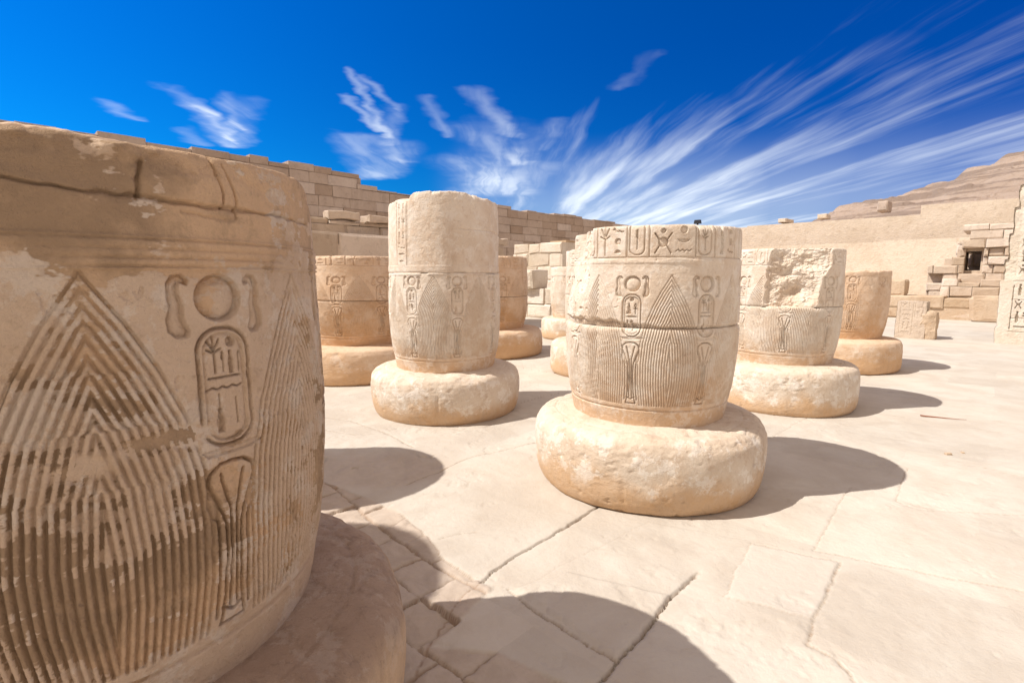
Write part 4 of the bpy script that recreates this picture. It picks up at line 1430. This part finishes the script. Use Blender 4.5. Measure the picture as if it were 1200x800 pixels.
def left_pillar(z):
    b = np.interp(z, [0, .40, .41, 1.5, 1.51, 2.0, 2.01, 2.6, 2.62, 3.2, 3.22, 3.7, 3.72, 4.8], [0, .0, .02, -.02, .05, .03, .08, .05, .11, .08, .15, .13, .20, .22])
    return b + .012 * vnoise(z * 9, 0 * z, 0 * z, 3)


def pillar_rel(S, Z):
    H = np.zeros(S.shape)
    for k, s in enumerate((.42, .86, 1.30, 1.74, 2.18)):
        for z0_, z1_ in ((.34, 1.40), (1.62, 2.9), (3.0, 4.2)):
            H = np.minimum(H, sign_column(S, Z, s, .36, z0_, z1_, 5 + k * 7 + int(z0_ * 3), .11))
    for zb in (.30, .62, 1.06, 1.50, 2.05):
        H = np.minimum(H, -.02 * sstep(.006, .0, np.abs(Z - zb) - .006) * (S > .22))
    rough = sstep(1.5, 1.7, Z) * sstep(.36, .22, S)
    H = H * (1 - rough) - rough * (.04 + .03 * fbm(S, Z, 0 * S, 5, 4, .6, 9))
    return H


slab_pillar(pr_, 'shaft', 0, 2.6, 1.1, -.02, left_pillar, 4.75, MAT['ruin_pale'], pillar_rel, .010, 6)

sp = empty('inscribed_pillar', (10.14, 13.45, 0), R(-45))
tag(sp, 'small broken pillar stump with signs and one dark side, beyond the ochre stub', 'pillar', kind='thing')


def stump_rel(S, Z):
    H = np.zeros(S.shape)
    H = np.minimum(H, sign_column(S, Z, .22, .26, .1, .95, 77, .02))
    H = np.minimum(H, sign_column(S, Z, .50, .22, .55, .95, 78, .02))
    return H


def build_stump():
    # block with a broken lower right corner
    slab_pillar(sp, 'shaft', 0, .62, .55, -.02, lambda z: 0 * z + .01 * vnoise(z * 8, 0 * z, 0 * z, 1), .97, MAT['ruin'], stump_rel, .01, 7)
    me = box_mesh(.34, .4, .72, 44, .03, 7)
    o = link('broken_side', me, MAT['ruin_orange'], sp)
    o.location = (.66, .22, 0)


build_stump()

# ------------------------------------------------------------------ small things on the paving
def twig():
    rng = np.random.RandomState(2)
    pts = [np.array([0, 0, .012])]
    d = np.array([.9, -.42, 0]); d /= np.linalg.norm(d)
    for i in range(9):
        pts.append(pts[-1] + d * .045 + np.array([0, rng.uniform(-.008, .008), rng.uniform(-.003, .004)]))
    co, fq = [], []
    for i, p in enumerate(pts):
        r = .008 * (1 - i / 12)
        for k in range(6):
            a = k * math.pi / 3
            co.append((p[0] + math.sin(a) * r * .4, p[1] + math.cos(a) * r, p[2] + math.sin(a) * r))
    for i in range(len(pts) - 1):
        for k in range(6):
            fq.append((i * 6 + k, i * 6 + (k + 1) % 6, (i + 1) * 6 + (k + 1) % 6, (i + 1) * 6 + k))
    m = bpy.data.materials.new('reddish_dry_wood'); m.use_nodes = True
    b = m.node_tree.nodes['Principled BSDF']; b.inputs['Base Color'].default_value = (.28, .10, .05, 1); b.inputs['Roughness'].default_value = .85
    o = link('twig', mesh_np('twig', np.array(co), np.array(fq)), m)
    o.location = (4.72, 5.74, 0)
    tag(o, 'thin reddish dry twig lying on the sunlit paving at right', 'twig')


twig()

gf = 'small stone chips lying on the open paving'
for k, (x, y, sz, lb) in enumerate([
        (3.95, 4.46, .032, 'small dark stone chip on the paving right of the central column shadow'), (4.12, 4.50, .022, 'tiny stone chip just right of the small dark chip')]):
    me = box_mesh(sz * 1.6, sz, sz * .6, 60 + k, sz * .12, 3)
    o = link('stone_chip', me, MAT['ruin_orange'])
    o.location = (x, y, .002)
    o.rotation_euler = (0, 0, k * 1.3)
    tag(o, lb, 'stone chip', gf)

print('verts', sum(len(o.data.vertices) for o in SC.objects if o.type == 'MESH'))
